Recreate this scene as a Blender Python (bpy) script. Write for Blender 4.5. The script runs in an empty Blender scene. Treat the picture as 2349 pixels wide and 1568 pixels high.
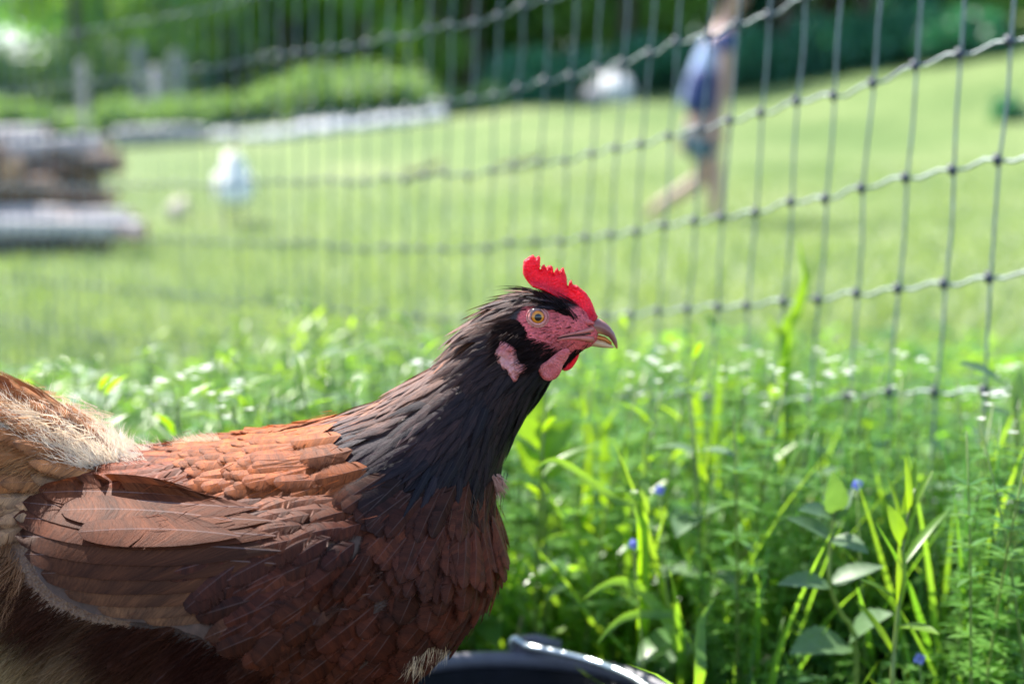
import bpy, bmesh, math, random
import numpy as np
from mathutils import Vector, Matrix, noise
from mathutils.bvhtree import BVHTree

# ------------------------------------------------------------------ camera, sky, sun, exposure
SC = bpy.context.scene
COL = SC.collection
CAM_H, PITCH = 0.50, math.radians(8.0)
cam_data = bpy.data.cameras.new('camera')
cam = bpy.data.objects.new('camera', cam_data)
COL.objects.link(cam)
cam.location = (0, 0, CAM_H)
cam.rotation_euler = (math.radians(90) - PITCH, 0, 0)
cam_data.lens = 50.0
cam_data.sensor_width = 36.0
cam_data.clip_start = 0.02
cam_data.clip_end = 3000
cam_data.dof.use_dof = True
cam_data.dof.focus_distance = 0.815
cam_data.dof.aperture_fstop = 3.9
SC.camera = cam

SUN_AZ, SUN_EL = math.radians(-40.0), math.radians(50.0)     # from behind the hen and a little to the left
sun_dir = Vector((math.sin(SUN_AZ) * math.cos(SUN_EL), math.cos(SUN_AZ) * math.cos(SUN_EL), math.sin(SUN_EL)))
world = bpy.data.worlds.new('World')
SC.world = world
world.use_nodes = True
wn = world.node_tree
sky = wn.nodes.new('ShaderNodeTexSky')
sky.sky_type = 'NISHITA'
sky.sun_disc = False
sky.sun_elevation = SUN_EL
sky.sun_rotation = SUN_AZ
sky.dust_density = 1.0
sky.ozone_density = 2.0
wn.nodes['Background'].inputs['Strength'].default_value = 0.14
wn.links.new(sky.outputs[0], wn.nodes['Background'].inputs['Color'])
sl = bpy.data.lights.new('sun', 'SUN')
sl.energy = 4.7
sl.angle = math.radians(0.5)
sl.color = (1.0, 0.95, 0.86)
sun = bpy.data.objects.new('sun', sl)
COL.objects.link(sun)
sun.location = (-4, 6, 9)
sun.rotation_euler = (-sun_dir).to_track_quat('-Z', 'Y').to_euler()
SC.view_settings.view_transform = 'Standard'
SC.view_settings.look = 'None'
SC.view_settings.gamma = 1.0
SC.view_settings.exposure = 1.58
SC.view_settings.use_curve_mapping = False
SC.render.engine = 'CYCLES'
SC.cycles.use_denoising = True
SC.cycles.max_bounces = 8
SC.cycles.transparent_max_bounces = 20
SC.cycles.caustics_reflective = False
SC.cycles.caustics_refractive = False
SC.cycles.sample_clamp_indirect = 6.0

# ------------------------------------------------------------------ pixels (2349 wide photograph) to directions
FPX, CU, CV = 2349 * 50 / 36.0, 1174.5, 784.0
CAMP = Vector((0, 0, CAM_H))
FWD = Vector((0, math.cos(PITCH), -math.sin(PITCH)))
UPV = Vector((0, math.sin(PITCH), math.cos(PITCH)))
def ray(u, v):
    return FWD + Vector((1, 0, 0)) * ((u - CU) / FPX) + UPV * ((CV - v) / FPX)
def at_y(u, v, y):
    d = ray(u, v)
    return CAMP + d * (y / d.y)
def at_d(u, v, d):
    return CAMP + ray(u, v) * d
def proj(p):
    q = Vector(p) - CAMP
    d = q.dot(FWD)
    return CU + FPX * q.x / d, CV - FPX * q.dot(UPV) / d
def sstep(a, b, x):
    t = min(1.0, max(0.0, (x - a) / (b - a)))
    return t * t * (3 - 2 * t)
def lerp(a, b, t):
    return a + (b - a) * t
def interp(x, xs, ys):
    return float(np.interp(x, xs, ys))

# ------------------------------------------------------------------ objects
def put(o, parent=None):
    COL.objects.link(o)
    if parent is not None:
        o.parent = parent
    return o
def empty(name, loc=(0, 0, 0), parent=None):
    o = bpy.data.objects.new(name, None)
    o.location = loc
    o.empty_display_size = 0.05
    return put(o, parent)
def tag(o, label=None, cat=None, group=None, kind=None):
    if label: o['label'] = label
    if cat: o['category'] = cat
    if group: o['group'] = group
    if kind: o['kind'] = kind
    return o
def mesh_data(name, verts, faces, mats=None, smooth=True, uvs=None, cols=None):
    me = bpy.data.meshes.new(name)
    me.from_pydata([tuple(v) for v in verts], [], [tuple(f) for f in faces])
    if mats is not None:
        for m in (mats if isinstance(mats, (list, tuple)) else [mats]):
            me.materials.append(m)
    if uvs is not None:                       # one uv per vertex
        layer = me.uv_layers.new(name='UVMap')
        li = np.empty(len(me.loops), dtype=np.int32)
        me.loops.foreach_get('vertex_index', li)
        layer.data.foreach_set('uv', np.asarray(uvs, dtype=np.float32)[li].ravel())
    if cols is not None:                      # one colour per vertex
        a = me.color_attributes.new('fcol', 'FLOAT_COLOR', 'POINT')
        c = np.ones((len(me.vertices), 4), dtype=np.float32)
        c[:, :3] = np.asarray(cols, dtype=np.float32)
        a.data.foreach_set('color', c.ravel())
    if smooth:
        me.polygons.foreach_set('use_smooth', [True] * len(me.polygons))
    me.update()
    return me
def mesh_obj(name, verts, faces, mats=None, parent=None, **k):
    return put(bpy.data.objects.new(name, mesh_data(name, verts, faces, mats, **k)), parent)
class Heap:
    """collects pieces into one vertex / face list"""
    def __init__(s): s.v, s.f, s.uv, s.c, s.n = [], [], [], [], 0
    def add(s, v, f, uv=None, c=None):
        v = np.asarray(v, dtype=np.float64).reshape(-1, 3)
        s.v.append(v)
        s.f.extend([tuple(i + s.n for i in q) for q in f])
        if uv is not None: s.uv.append(np.asarray(uv))
        if c is not None:
            c = np.asarray(c, dtype=float)
            s.c.append(np.tile(c, (len(v), 1)) if c.ndim == 1 else c)
        s.n += len(v)
    def build(s, name, mats, parent=None, smooth=True):
        return put(bpy.data.objects.new(name, s.data(name, mats, smooth)), parent)
    def data(s, name, mats, smooth=True):
        return mesh_data(name, np.concatenate(s.v), s.f, mats, smooth,
                         np.concatenate(s.uv) if s.uv else None, np.concatenate(s.c) if s.c else None)
def xf(M, V):
    A = np.array(M)
    return V @ A[:3, :3].T + A[:3, 3]
def tube(points, radii, sides=6, cap=True):
    """tapered round tube along a path -> verts, faces"""
    P = [Vector(p) for p in points]
    n = len(P)
    if not hasattr(radii, '__len__'): radii = [radii] * n
    t0 = (P[1] - P[0]).normalized()
    ref = Vector((0, 0, 1)) if abs(t0.z) < 0.9 else Vector((1, 0, 0))
    nx = t0.cross(ref).normalized()
    V, F = [], []
    for i in range(n):
        t = (P[min(i + 1, n - 1)] - P[max(i - 1, 0)]).normalized()
        nx = (nx - t * nx.dot(t)).normalized()
        ny = t.cross(nx)
        for k in range(sides):
            a = 2 * math.pi * k / sides
            V.append(P[i] + (nx * math.cos(a) + ny * math.sin(a)) * radii[i])
    for i in range(n - 1):
        for k in range(sides):
            a, b = i * sides + k, i * sides + (k + 1) % sides
            F.append((a, b, b + sides, a + sides))
    if cap:
        F.append(tuple(range(sides))[::-1])
        F.append(tuple((n - 1) * sides + k for k in range(sides)))
    return V, F
def rings(secs, n=24):
    """loft through elliptic sections: (top point, bottom point, half width vector)"""
    V, F = [], []
    for (a, b, w) in secs:
        c, h = (a + b) / 2, (a - b) / 2
        for k in range(n):
            t = 2 * math.pi * k / n
            V.append(c + h * math.cos(t) + w * math.sin(t))
    for i in range(len(secs) - 1):
        for k in range(n):
            a, b = i * n + k, i * n + (k + 1) % n
            F.append((a, b, b + n, a + n))
    F.append(tuple(range(n))[::-1])
    F.append(tuple((len(secs) - 1) * n + k for k in range(n)))
    return V, F
def catmull(pts, n):
    P = [np.asarray(p, dtype=float) for p in pts]
    P = [2 * P[0] - P[1]] + P + [2 * P[-1] - P[-2]]
    out = []
    segs = len(P) - 3
    for j in range(n + 1):
        s = j / n * segs
        i = min(int(s), segs - 1)
        t = s - i
        a, b, c, d = P[i:i + 4]
        out.append(0.5 * ((2 * b) + (c - a) * t + (2 * a - 5 * b + 4 * c - d) * t * t + (3 * b - a - 3 * c + d) * t ** 3))
    return out
def in_poly(u, v, poly):
    inside = False
    j = len(poly) - 1
    for i in range(len(poly)):
        (x1, y1), (x2, y2) = poly[i], poly[j]
        if (y1 > v) != (y2 > v) and u < (x2 - x1) * (v - y1) / (y2 - y1) + x1:
            inside = not inside
        j = i
    return inside
def poly_dist(u, v, poly, closed=True):
    best, bp = 1e9, None
    m = len(poly) if closed else len(poly) - 1
    for i in range(m):
        (x1, y1), (x2, y2) = poly[i], poly[(i + 1) % len(poly)]
        dx, dy = x2 - x1, y2 - y1
        L = dx * dx + dy * dy
        t = 0 if L == 0 else min(1, max(0, ((u - x1) * dx + (v - y1) * dy) / L))
        px, py = x1 + dx * t, y1 + dy * t
        d = math.hypot(u - px, v - py)
        if d < best: best, bp = d, (px, py)
    return best, bp

# ------------------------------------------------------------------ materials
def new_mat(name):
    m = bpy.data.materials.new(name)
    m.use_nodes = True
    nt = m.node_tree
    return m, nt, nt.nodes, nt.links, nt.nodes['Principled BSDF']
def ramp(nt, fac, stops):
    r = nt.nodes.new('ShaderNodeValToRGB')
    els = r.color_ramp.elements
    while len(els) < len(stops): els.new(0.5)
    for e, (p, c) in zip(els, stops):
        e.position = p
        e.color = (*c, 1) if len(c) == 3 else c
    nt.links.new(fac, r.inputs[0])
    return r.outputs[0]
def noise_tex(nt, scale, detail=4, rough=0.55, vec=None, dist=0.0):
    n = nt.nodes.new('ShaderNodeTexNoise')
    n.inputs['Scale'].default_value = scale
    n.inputs['Detail'].default_value = detail
    n.inputs['Roughness'].default_value = rough
    n.inputs['Distortion'].default_value = dist
    if vec is not None: nt.links.new(vec, n.inputs['Vector'])
    return n.outputs[0]
def coords(nt, kind='Object'):
    return nt.nodes.new('ShaderNodeTexCoord').outputs[kind]
def bump(nt, height, strength, dist, bsdf):
    b = nt.nodes.new('ShaderNodeBump')
    b.inputs['Strength'].default_value = strength
    b.inputs['Distance'].default_value = dist
    nt.links.new(height, b.inputs['Height'])
    nt.links.new(b.outputs[0], bsdf.inputs['Normal'])
    return b.outputs[0]
def mathn(nt, op, a, b=None, c=None):
    n = nt.nodes.new('ShaderNodeMath')
    n.operation = op
    for i, x in enumerate((a, b, c)):
        if x is None: continue
        if isinstance(x, (int, float)): n.inputs[i].default_value = x
        else: nt.links.new(x, n.inputs[i])
    return n.outputs[0]
def mixc(nt, fac, a, b, mode='MIX'):
    n = nt.nodes.new('ShaderNodeMix')
    n.data_type = 'RGBA'
    n.blend_type = mode
    for i, x in ((0, fac), (6, a), (7, b)):
        if isinstance(x, (int, float)): n.inputs[i].default_value = x
        elif isinstance(x, tuple): n.inputs[i].default_value = (*x, 1)
        else: nt.links.new(x, n.inputs[i])
    return n.outputs[2]
def add_translucent(nt, bsdf, color, fac):
    t = nt.nodes.new('ShaderNodeBsdfTranslucent')
    if isinstance(color, tuple): t.inputs[0].default_value = (*color, 1)
    else: nt.links.new(color, t.inputs[0])
    mx = nt.nodes.new('ShaderNodeMixShader')
    mx.inputs[0].default_value = fac
    nt.links.new(bsdf.outputs[0], mx.inputs[1])
    nt.links.new(t.outputs[0], mx.inputs[2])
    nt.links.new(mx.outputs[0], nt.nodes['Material Output'].inputs['Surface'])
def add_alpha(nt, alpha):
    out = nt.nodes['Material Output'].inputs['Surface']
    src = out.links[0].from_socket
    tr = nt.nodes.new('ShaderNodeBsdfTransparent')
    mx = nt.nodes.new('ShaderNodeMixShader')
    nt.links.new(alpha, mx.inputs[0])
    nt.links.new(tr.outputs[0], mx.inputs[1])
    nt.links.new(src, mx.inputs[2])
    nt.links.new(mx.outputs[0], out)
def simple_mat(name, color, rough=0.6, var=0.25, scale=20.0, bstr=0.2, bdist=0.002, metal=0.0, spec=0.5, kind='Object'):
    m, nt, N, L, b = new_mat(name)
    co = coords(nt, kind)
    f = noise_tex(nt, scale, 5, 0.6, co)
    lo = tuple(max(0, c * (1 - var)) for c in color)
    hi = tuple(min(1, c * (1 + var)) for c in color)
    L.new(ramp(nt, f, [(0.3, lo), (0.7, hi)]), b.inputs['Base Color'])
    b.inputs['Roughness'].default_value = rough
    b.inputs['Metallic'].default_value = metal
    b.inputs['Specular IOR Level'].default_value = spec
    if bstr: bump(nt, noise_tex(nt, scale * 3, 4, 0.6, co), bstr, bdist, b)
    return m
# ------------------------------------------------------------------ ground
def ground_z(x, y):
    z = -0.03
    z -= 0.07 * sstep(0.4, -1.2, x) * sstep(0.9, 2.0, y)
    z += 0.09 * max(0.0, min(y, 45) - 8.0) * sstep(7.0, 13.0, y)
    z += 0.03 * max(-8, min(14, x)) * sstep(5, 17, y)
    z += 0.13 * max(0.0, min(x, 12) - 3.2) * sstep(8, 18, y)
    z += 0.012 * noise.noise(Vector((x * .8, y * .8, 0))) * sstep(1.5, 3, y)
    z += 0.10 * noise.noise(Vector((x * .15, y * .15, 4))) * sstep(5, 12, y)
    return z
def on_ground(u, v, ymax=60):
    d = ray(u, v)
    t = 0.4
    while t < ymax:
        p = CAMP + d * t
        if p.z <= ground_z(p.x, p.y): return p
        t += 0.01 + t * 0.004
    return CAMP + d * ymax
def gp(x, y): return Vector((x, y, ground_z(x, y)))
ys = list(np.concatenate([np.arange(-6, 0, 1.0), np.arange(0, 4, .08), np.arange(4, 24, .4), np.arange(24, 60, 3), [70, 100, 200, 500, 1200]]))
xs = list(np.concatenate([[-900, -300, -120, -60, -40], np.arange(-30, -6, 1.0), np.arange(-6, -2, .3), np.arange(-2, 2, .08), np.arange(2, 10, .3), np.arange(10, 31, 1.0), [40, 60, 120, 300, 900]]))
V = [(x, y, ground_z(x, y)) for y in ys for x in xs]
nx_ = len(xs)
F = [(j * nx_ + i, j * nx_ + i + 1, (j + 1) * nx_ + i + 1, (j + 1) * nx_ + i) for j in range(len(ys) - 1) for i in range(nx_ - 1)]
def ground_mat():
    m, nt, N, L, b = new_mat('meadow')
    co = coords(nt)
    n1 = noise_tex(nt, 0.55, 4, 0.6, co)
    n2 = noise_tex(nt, 5.0, 5, 0.7, co)
    n3 = noise_tex(nt, 60.0, 3, 0.7, co)
    c = ramp(nt, n1, [(0.28, (0.085, 0.15, 0.04)), (0.5, (0.145, 0.21, 0.07)), (0.75, (0.235, 0.275, 0.125))])
    c = mixc(nt, 0.6, c, mixc(nt, 1.0, c, ramp(nt, n2, [(0.3, (0.6, 0.68, 0.5)), (0.7, (1.35, 1.3, 1.25))]), 'MULTIPLY'))
    c = mixc(nt, 0.5, c, mixc(nt, 1.0, c, ramp(nt, n3, [(0.3, (0.5, 0.55, 0.45)), (0.7, (1.4, 1.35, 1.3))]), 'MULTIPLY'))
    # bare earth among the weeds near the hen
    sp = N.new('ShaderNodeSeparateXYZ'); L.new(co, sp.inputs[0])
    near = mathn(nt, 'LESS_THAN', mathn(nt, 'ADD', sp.outputs[1], mathn(nt, 'MULTIPLY', n2, .8)), 1.75)
    c = mixc(nt, near, c, mixc(nt, n2, (.05, .035, .02), (.13, .09, .055)))
    L.new(c, b.inputs['Base Color'])
    b.inputs['Roughness'].default_value = 0.8
    b.inputs['Specular IOR Level'].default_value = 0.2
    bump(nt, n3, 0.8, 0.02, b)
    return m
tag(mesh_obj('ground', V, F, ground_mat()), kind='structure')

# ------------------------------------------------------------------ plant materials
def leaf_mat(name, c0, c1, trans=0.45, tcol=(1.6, 1.45, .55), rough=0.38, spec=0.5, src='island'):
    m, nt, N, L, b = new_mat(name)
    geo = N.new('ShaderNodeNewGeometry')
    info = N.new('ShaderNodeObjectInfo')
    rnd = mathn(nt, 'FRACT', mathn(nt, 'ADD', geo.outputs['Random Per Island'], info.outputs['Random']))
    n = noise_tex(nt, 90, 3, 0.6, coords(nt))
    c = mixc(nt, rnd, c0, c1)
    c = mixc(nt, 0.5, c, mixc(nt, 1.0, c, ramp(nt, n, [(0.3, (.65, .7, .6)), (.7, (1.3, 1.25, 1.2))]), 'MULTIPLY'))
    L.new(c, b.inputs['Base Color'])
    b.inputs['Roughness'].default_value = rough
    b.inputs['Specular IOR Level'].default_value = spec
    bump(nt, n, 0.3, 0.001, b)
    add_translucent(nt, b, mixc(nt, 1.0, c, tcol, 'MULTIPLY'), trans)
    return m
M_GRASS = leaf_mat('grass_blade', (.095, .21, .045), (.16, .28, .06), .52, (2.4, 2.1, .5))
M_WEED = leaf_mat('weed_leaf', (.085, .215, .045), (.17, .32, .085), .55, (2.2, 2.0, .45), .3, .6)
M_MINT = leaf_mat('mint_leaf', (.085, .16, .075), (.11, .19, .085), .35, (1.9, 2.0, .5), .5, .5)
M_LANCE = leaf_mat('lance_leaf', (.12, .25, .025), (.17, .30, .03), .55, (2.2, 1.9, .4))
M_DOCK = leaf_mat('dock_leaf', (.025, .085, .03), (.04, .12, .04), .3, (1.8, 2.0, .5))
M_STEM = leaf_mat('plant_stem', (.15, .24, .06), (.20, .28, .08), .3, (1.5, 1.5, .6))
M_LAWN = leaf_mat('lawn_blade', (.13, .215, .06), (.24, .31, .125), .45, (1.45, 1.4, .8), .45, .5)
M_TREE = leaf_mat('tree_leaf', (.09, .21, .085), (.14, .29, .11), .5, (2.2, 2.3, .6), .45, .5)
M_TREE2 = leaf_mat('tree_leaf_light', (.15, .28, .07), (.21, .36, .09), .5, (2.2, 2.1, .6), .45, .5)
M_TREE3 = leaf_mat('tree_leaf_dark', (.035, .15, .105), (.055, .20, .13), .4, (1.6, 2.0, .9), .45, .5)
M_BUSH = leaf_mat('bush_leaf', (.11, .21, .10), (.18, .29, .15), .45, (2.0, 1.9, .6), .45, .5)
M_BARK = simple_mat('bark', (.11, .085, .065), .9, .45, 6, .8, .02)
M_PETALGLINT = leaf_mat('white_petal_glint', (.75, .76, .72), (.82, .82, .78), .4, (1, 1, 1), .5)
M_BLUEPETAL = leaf_mat('blue_petal', (.16, .20, .62), (.22, .26, .72), .35, (1, 1, 1), .5)

def leaf_piece(base, dirv, up, L, W, n=5, bend=0.3, fold=0.25, shape='lance', serr=0.0):
    """a leaf blade as a small strip mesh"""
    d = Vector(dirv).normalized(); u = Vector(up)
    s = d.cross(u)
    if s.length < 1e-3: s = d.orthogonal()
    s.normalize(); nrm = s.cross(d).normalized()
    V, F = [], []
    for i in range(n + 1):
        t = i / n
        if shape == 'lance': w = W * (math.sin(math.pi * min(1, t * .9 + .1)) ** .8)
        elif shape == 'ovate': w = W * math.sin(math.pi * t ** .75) ** .85 if 0 < t < 1 else W * .04
        else: w = W * (1 - t ** 2.2) * (.55 + .45 * min(1, t * 4))
        if serr and 0 < i < n: w *= 1 + (serr if i % 2 else -serr)
        c = Vector(base) + d * (L * t) - nrm * (bend * L * t * t)
        tang = (d - nrm * (2 * bend * t)).normalized()
        up2 = s.cross(tang).normalized()
        V += [c - s * w + up2 * (fold * w), c, c + s * w + up2 * (fold * w)]
        if i:
            a = 3 * (i - 1); b = 3 * i
            F += [(a, a + 1, b + 1, b), (a + 1, a + 2, b + 2, b + 1)]
    return V, F
def rv(r, s=1.0): return Vector((r.uniform(-s, s), r.uniform(-s, s), r.uniform(-s, s)))
def make_plant(kind, seed):
    """-> (stem heap, foliage heap, materials, height) with the root at the origin"""
    r = random.Random(seed)
    st, fo = Heap(), Heap()
    if kind == 'grass':
        H = r.uniform(.22, .36)
        for k in range(r.randint(9, 14)):
            a = r.uniform(0, 6.28); tilt = r.uniform(.05, .5)
            d = Vector((math.cos(a) * tilt, math.sin(a) * tilt, 1))
            L = H * r.uniform(.55, 1.1)
            b = Vector((math.cos(a), math.sin(a), 0)) * r.uniform(0, .012)
            up = Vector((-math.cos(a), -math.sin(a), .3))
            fo.add(*leaf_piece(b, d, up, L, r.uniform(.0028, .0055), 7, r.uniform(.05, .55), .3, 'blade'))
        st.add(*tube([(0, 0, -.01), (r.uniform(-.01, .01), 0, .06), (r.uniform(-.02, .02), r.uniform(-.02, .02), H * .8)], [.002, .0018, .0008], 5))
        return st, fo, M_GRASS, H
    if kind == 'bedstraw':
        H = r.uniform(.24, .36)
        bx, by = r.uniform(-.05, .05), r.uniform(-.05, .05)
        pt = lambda t: Vector((bx * t * t, by * t * t, H * t))
        st.add(*tube([pt(t) for t in (0, .25, .5, .75, 1)], [.0016, .0015, .0013, .001, .0006], 5))
        for k in range(int(H / .026)):
            t = .15 + .85 * k / (H / .026)
            for j in range(r.randint(6, 8)):
                a = 6.28 * j / 7 + k * .4 + r.uniform(-.2, .2)
                d = Vector((math.cos(a), math.sin(a), r.uniform(.05, .55)))
                fo.add(*leaf_piece(pt(t), d, (0, 0, 1), r.uniform(.016, .03) * (1.15 - .5 * t), .0026, 3, .25, .1))
        if seed % 4 == 1:                                     # tiny white flowers at the tip, partly added to imitate glints on leaves
            fl_ = Heap()
            for j in range(9):
                c = pt(1.0) + Vector((r.uniform(-.016, .016), r.uniform(-.016, .016), r.uniform(-.02, .012)))
                for q in range(4):
                    a = q * 1.571 + r.uniform(-.3, .3)
                    fl_.add(*leaf_piece(c, (math.cos(a), math.sin(a), .35), (0, 0, 1), .0042, .0019, 2, .1, .1, 'ovate'))
            return st, fo, M_WEED, H, fl_
        return st, fo, M_WEED, H
    if kind == 'mint':
        H = r.uniform(.20, .32)
        bx, by = r.uniform(-.04, .04), r.uniform(-.04, .04)
        pt = lambda t: Vector((bx * t * t, by * t * t, H * t))
        st.add(*tube([pt(t) for t in (0, .25, .5, .75, 1)], [.0022, .002, .0017, .0014, .0008], 6))
        for k in range(6):
            t = .25 + .15 * k
            for sgn in (0, math.pi):
                a = sgn + k * math.pi / 2 + r.uniform(-.25, .25)
                L = .055 * (1.15 - .75 * t) * r.uniform(.85, 1.2)
                d = Vector((math.cos(a), math.sin(a), r.uniform(.1, .45)))
                fo.add(*leaf_piece(pt(min(t, 1)), d, (0, 0, 1), L, L * .28, 7, .35, .3, 'ovate', .05))
        return st, fo, M_MINT, H
    if kind == 'lance':
        H = r.uniform(.26, .38)
        bx, by = r.uniform(-.04, .04), r.uniform(-.04, .04)
        pt = lambda t: Vector((bx * t * t, by * t * t, H * t))
        st.add(*tube([pt(t) for t in (0, .25, .5, .75, 1)], [.0022, .002, .0017, .0014, .0008], 6))
        for k in range(16):
            t = .15 + .85 * k / 15
            a = k * 2.4
            L = r.uniform(.045, .075) * (1.2 - .6 * t)
            d = Vector((math.cos(a), math.sin(a), r.uniform(.4, 1.4)))
            fo.add(*leaf_piece(pt(t), d, (0, 0, 1), L, L * .095, 5, r.uniform(.1, .5), .3))
        return st, fo, M_LANCE, H
    H = r.uniform(.10, .2)
    st.add(*tube([(0, 0, -.01), (0, 0, .02), (.002, 0, .035)], [.005, .004, .002], 6))
    for k in range(9):
        a = k * 2.4 + r.uniform(-.3, .3); L = r.uniform(.08, .15)
        d = Vector((math.cos(a), math.sin(a), r.uniform(.5, 1.6)))
        st.add(*tube([(0, 0, .02), tuple(d.normalized() * L * .5)], [.002, .0014], 5))
        fo.add(*leaf_piece(d.normalized() * L * .45, d, (0, 0, 1), L, L * .24, 7, .4, .25, 'ovate', .03))
    return st, fo, M_DOCK, H
PLANT = {}
RAW = {}
LOW = Heap()
def low_plant(kind, i, x, y, rot, s):
    plant_data(kind, i)
    M = Matrix.Translation((x, y, ground_z(x, y) - .004)) @ Matrix.Rotation(rot, 4, 'Z') @ Matrix.Scale(s, 4)
    for h in RAW[(kind, i)]: LOW.add(xf(M, np.concatenate(h.v)), h.f)
def plant_data(kind, i):
    if (kind, i) not in PLANT:
        s, f, m, H, *ex = make_plant(kind, hash_seed(kind, i))
        PLANT[(kind, i)] = (s.data('stem', M_STEM), f.data('foliage', m), H, ex[0].data('flowers', M_PETALGLINT) if ex else None)
        RAW[(kind, i)] = (s, f)
    return PLANT[(kind, i)]
def hash_seed(kind, i): return sum(ord(c) for c in kind) * 31 + i * 7
PLABEL = {'grass': ('grass_tuft', 'tuft of long arching grass blades', 'grass tuft', 'grass tufts'),
          'bedstraw': ('bedstraw_plant', 'slender weed with whorls of narrow leaves', 'weed', 'whorl-leaved weeds'),
          'mint': ('mint_plant', 'weed with pairs of broad toothed leaves', 'weed', 'broad-leaved weeds'),
          'lance': ('lance_leaf_weed', 'upright yellow-green weed with long pointed leaves', 'weed', 'long-leaved weeds'),
          'dock': ('dock_plant', 'low dark green plant with large leaves', 'plant', 'low dark plants')}
def put_plant(kind, i, x, y, rot, s, label=None):
    sm, fm, H, fl_ = plant_data(kind, i)
    nm, lb, ct, gr = PLABEL[kind]
    if fence_side(x, y) * side_far > 0: z = 'beyond the wire fence'
    elif x / y < -.12: z = 'behind the back of the brown hen'
    elif x / y < .06: z = 'behind the neck of the brown hen'
    elif y < 1.16: z = 'close beside the black bucket'
    else: z = 'past the bucket, on the hen side'
    lb = lb + ' ' + z; gr = gr + ' ' + z
    o = empty(nm, (x, y, ground_z(x, y) - .004))
    o.rotation_euler = (0, 0, rot); o.scale = (s, s, s)
    tag(o, label or lb, ct, gr)
    put(bpy.data.objects.new('stem', sm), o)
    put(bpy.data.objects.new('foliage', fm), o)
    if fl_ and y < 1.45: put(bpy.data.objects.new('flowers', fl_), o)
    return o

# ------------------------------------------------------------------ fence line (from the spacing of its wires)
FU = [3300, 2800, 2349, 1860, 1360, 1100, 950, 500, 0, -400, -900]
FS = [352, 315, 275, 233, 190, 172, 162, 132, 104, 84, 62]
FV = [-230, -55, 88, 231, 354, 397, 410, 424, 428, 428, 424]
ROWH, COLW = 0.1016, 0.0508
def fence_row2(u):
    s = interp(-u, [-q for q in FU], FS)
    v = interp(-u, [-q for q in FU], FV)
    return at_d(u, v, FPX * ROWH / s)
samples = [fence_row2(u) for u in np.linspace(3300, -900, 500)]
for _ in range(30):
    samples = [samples[0]] + [(samples[i - 1] + samples[i] * 2 + samples[i + 1]) / 4 for i in range(1, len(samples) - 1)] + [samples[-1]]
dl = (samples[-1] - samples[-40]); dl.z = 0; dl.normalize()
samples += [samples[-1] + dl * (.03 * j) for j in range(1, 110)]      # the fence runs on past the frame
arc = [0.0]
for i in range(1, len(samples)): arc.append(arc[-1] + (samples[i].xy - samples[i - 1].xy).length)
def fence_at(s):
    return Vector((interp(s, arc, [p.x for p in samples]), interp(s, arc, [p.y for p in samples]), interp(s, arc, [p.z for p in samples])))
def fence_side(x, y):
    """positive beyond the fence"""
    best = min(range(0, len(samples), 5), key=lambda i: (samples[i].x - x) ** 2 + (samples[i].y - y) ** 2)
    a, b = samples[max(0, best - 5)], samples[min(len(samples) - 1, best + 5)]
    return (b.x - a.x) * (y - a.y) - (b.y - a.y) * (x - a.x)
side_far = 1 if fence_side(0, 5) > 0 else -1
def wire_mat(name, c, rough, metal, spec=.5):
    return simple_mat(name, c, rough, .25, 60, .3, .0005, metal, spec)
M_WIRE = wire_mat('galvanised_wire', (.22, .26, .27), .5, .2)
M_STAY = wire_mat('stay_wire', (.16, .21, .23), .5, .2)
M_KNOT = wire_mat('wire_knot', (.05, .058, .07), .5, .3)
M_POST = wire_mat('steel_post', (.16, .19, .20), .6, .2)
NCOL = int(arc[-1] / COLW)
fr = random.Random(3)
fence = empty('wire_fence', (fence_at(1.2).x, fence_at(1.2).y, ground_z(fence_at(1.2).x, fence_at(1.2).y)))
tag(fence, 'woven wire mesh fence with dark knots running behind the hen and weeds', 'fence')
FINV = Matrix.Translation(fence.location).inverted()
def fput(o):
    o.parent = fence; o.matrix_parent_inverse = FINV
    return o
def tangent(s):
    return (fence_at(s + .02) - fence_at(s - .02)).normalized()
ROWS = list(range(-3, 9))
node = {}
for c in range(NCOL):
    s = (c + .5) * COLW
    p = fence_at(s); t = tangent(s)
    u = proj(p)[0]
    lean = interp(u, [-300, 500, 1000, 1500, 2000, 2349, 2900], [.0, .01, .06, .095, .06, .03, .02])
    up = Vector((-t.x * lean, -t.y * lean, 1.0))
    dz = fr.uniform(-.0025, .0025); ds = fr.uniform(-.002, .002)
    for k in ROWS:
        node[(c, k)] = p + up * ((2 - k) * ROWH) + t * (ds + fr.uniform(-.0025, .0025)) + Vector((0, 0, dz + fr.uniform(-.002, .002)))
for k in ROWS:
    pts = []
    for c in range(NCOL):
        a = node[(c, k)]
        pts.append(a)
        if c + 1 < NCOL:
            b = node[(c + 1, k)]
            bulge = fr.uniform(-.0012, .0012)
            pts += [a.lerp(b, .3) + Vector((0, 0, .0022 + bulge)), a.lerp(b, .7) + Vector((0, 0, -.0024 + bulge))]
    V, F = tube(pts, .0016, 6)
    fput(mesh_obj('line_wire', V, F, M_WIRE))
for c in range(NCOL):
    pts = []
    for k in ROWS:
        a = node[(c, k)]
        pts.append(a + Vector((0, -.002, 0)))
        if (c, k + 1) in node:
            b = node[(c, k + 1)]
            pts += [a.lerp(b, .5) + Vector((fr.uniform(-.002, .002), -.002, 0))]
    V, F = tube(pts, .00135, 6)
    fput(mesh_obj('stay_wire', V, F, M_STAY))
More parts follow.
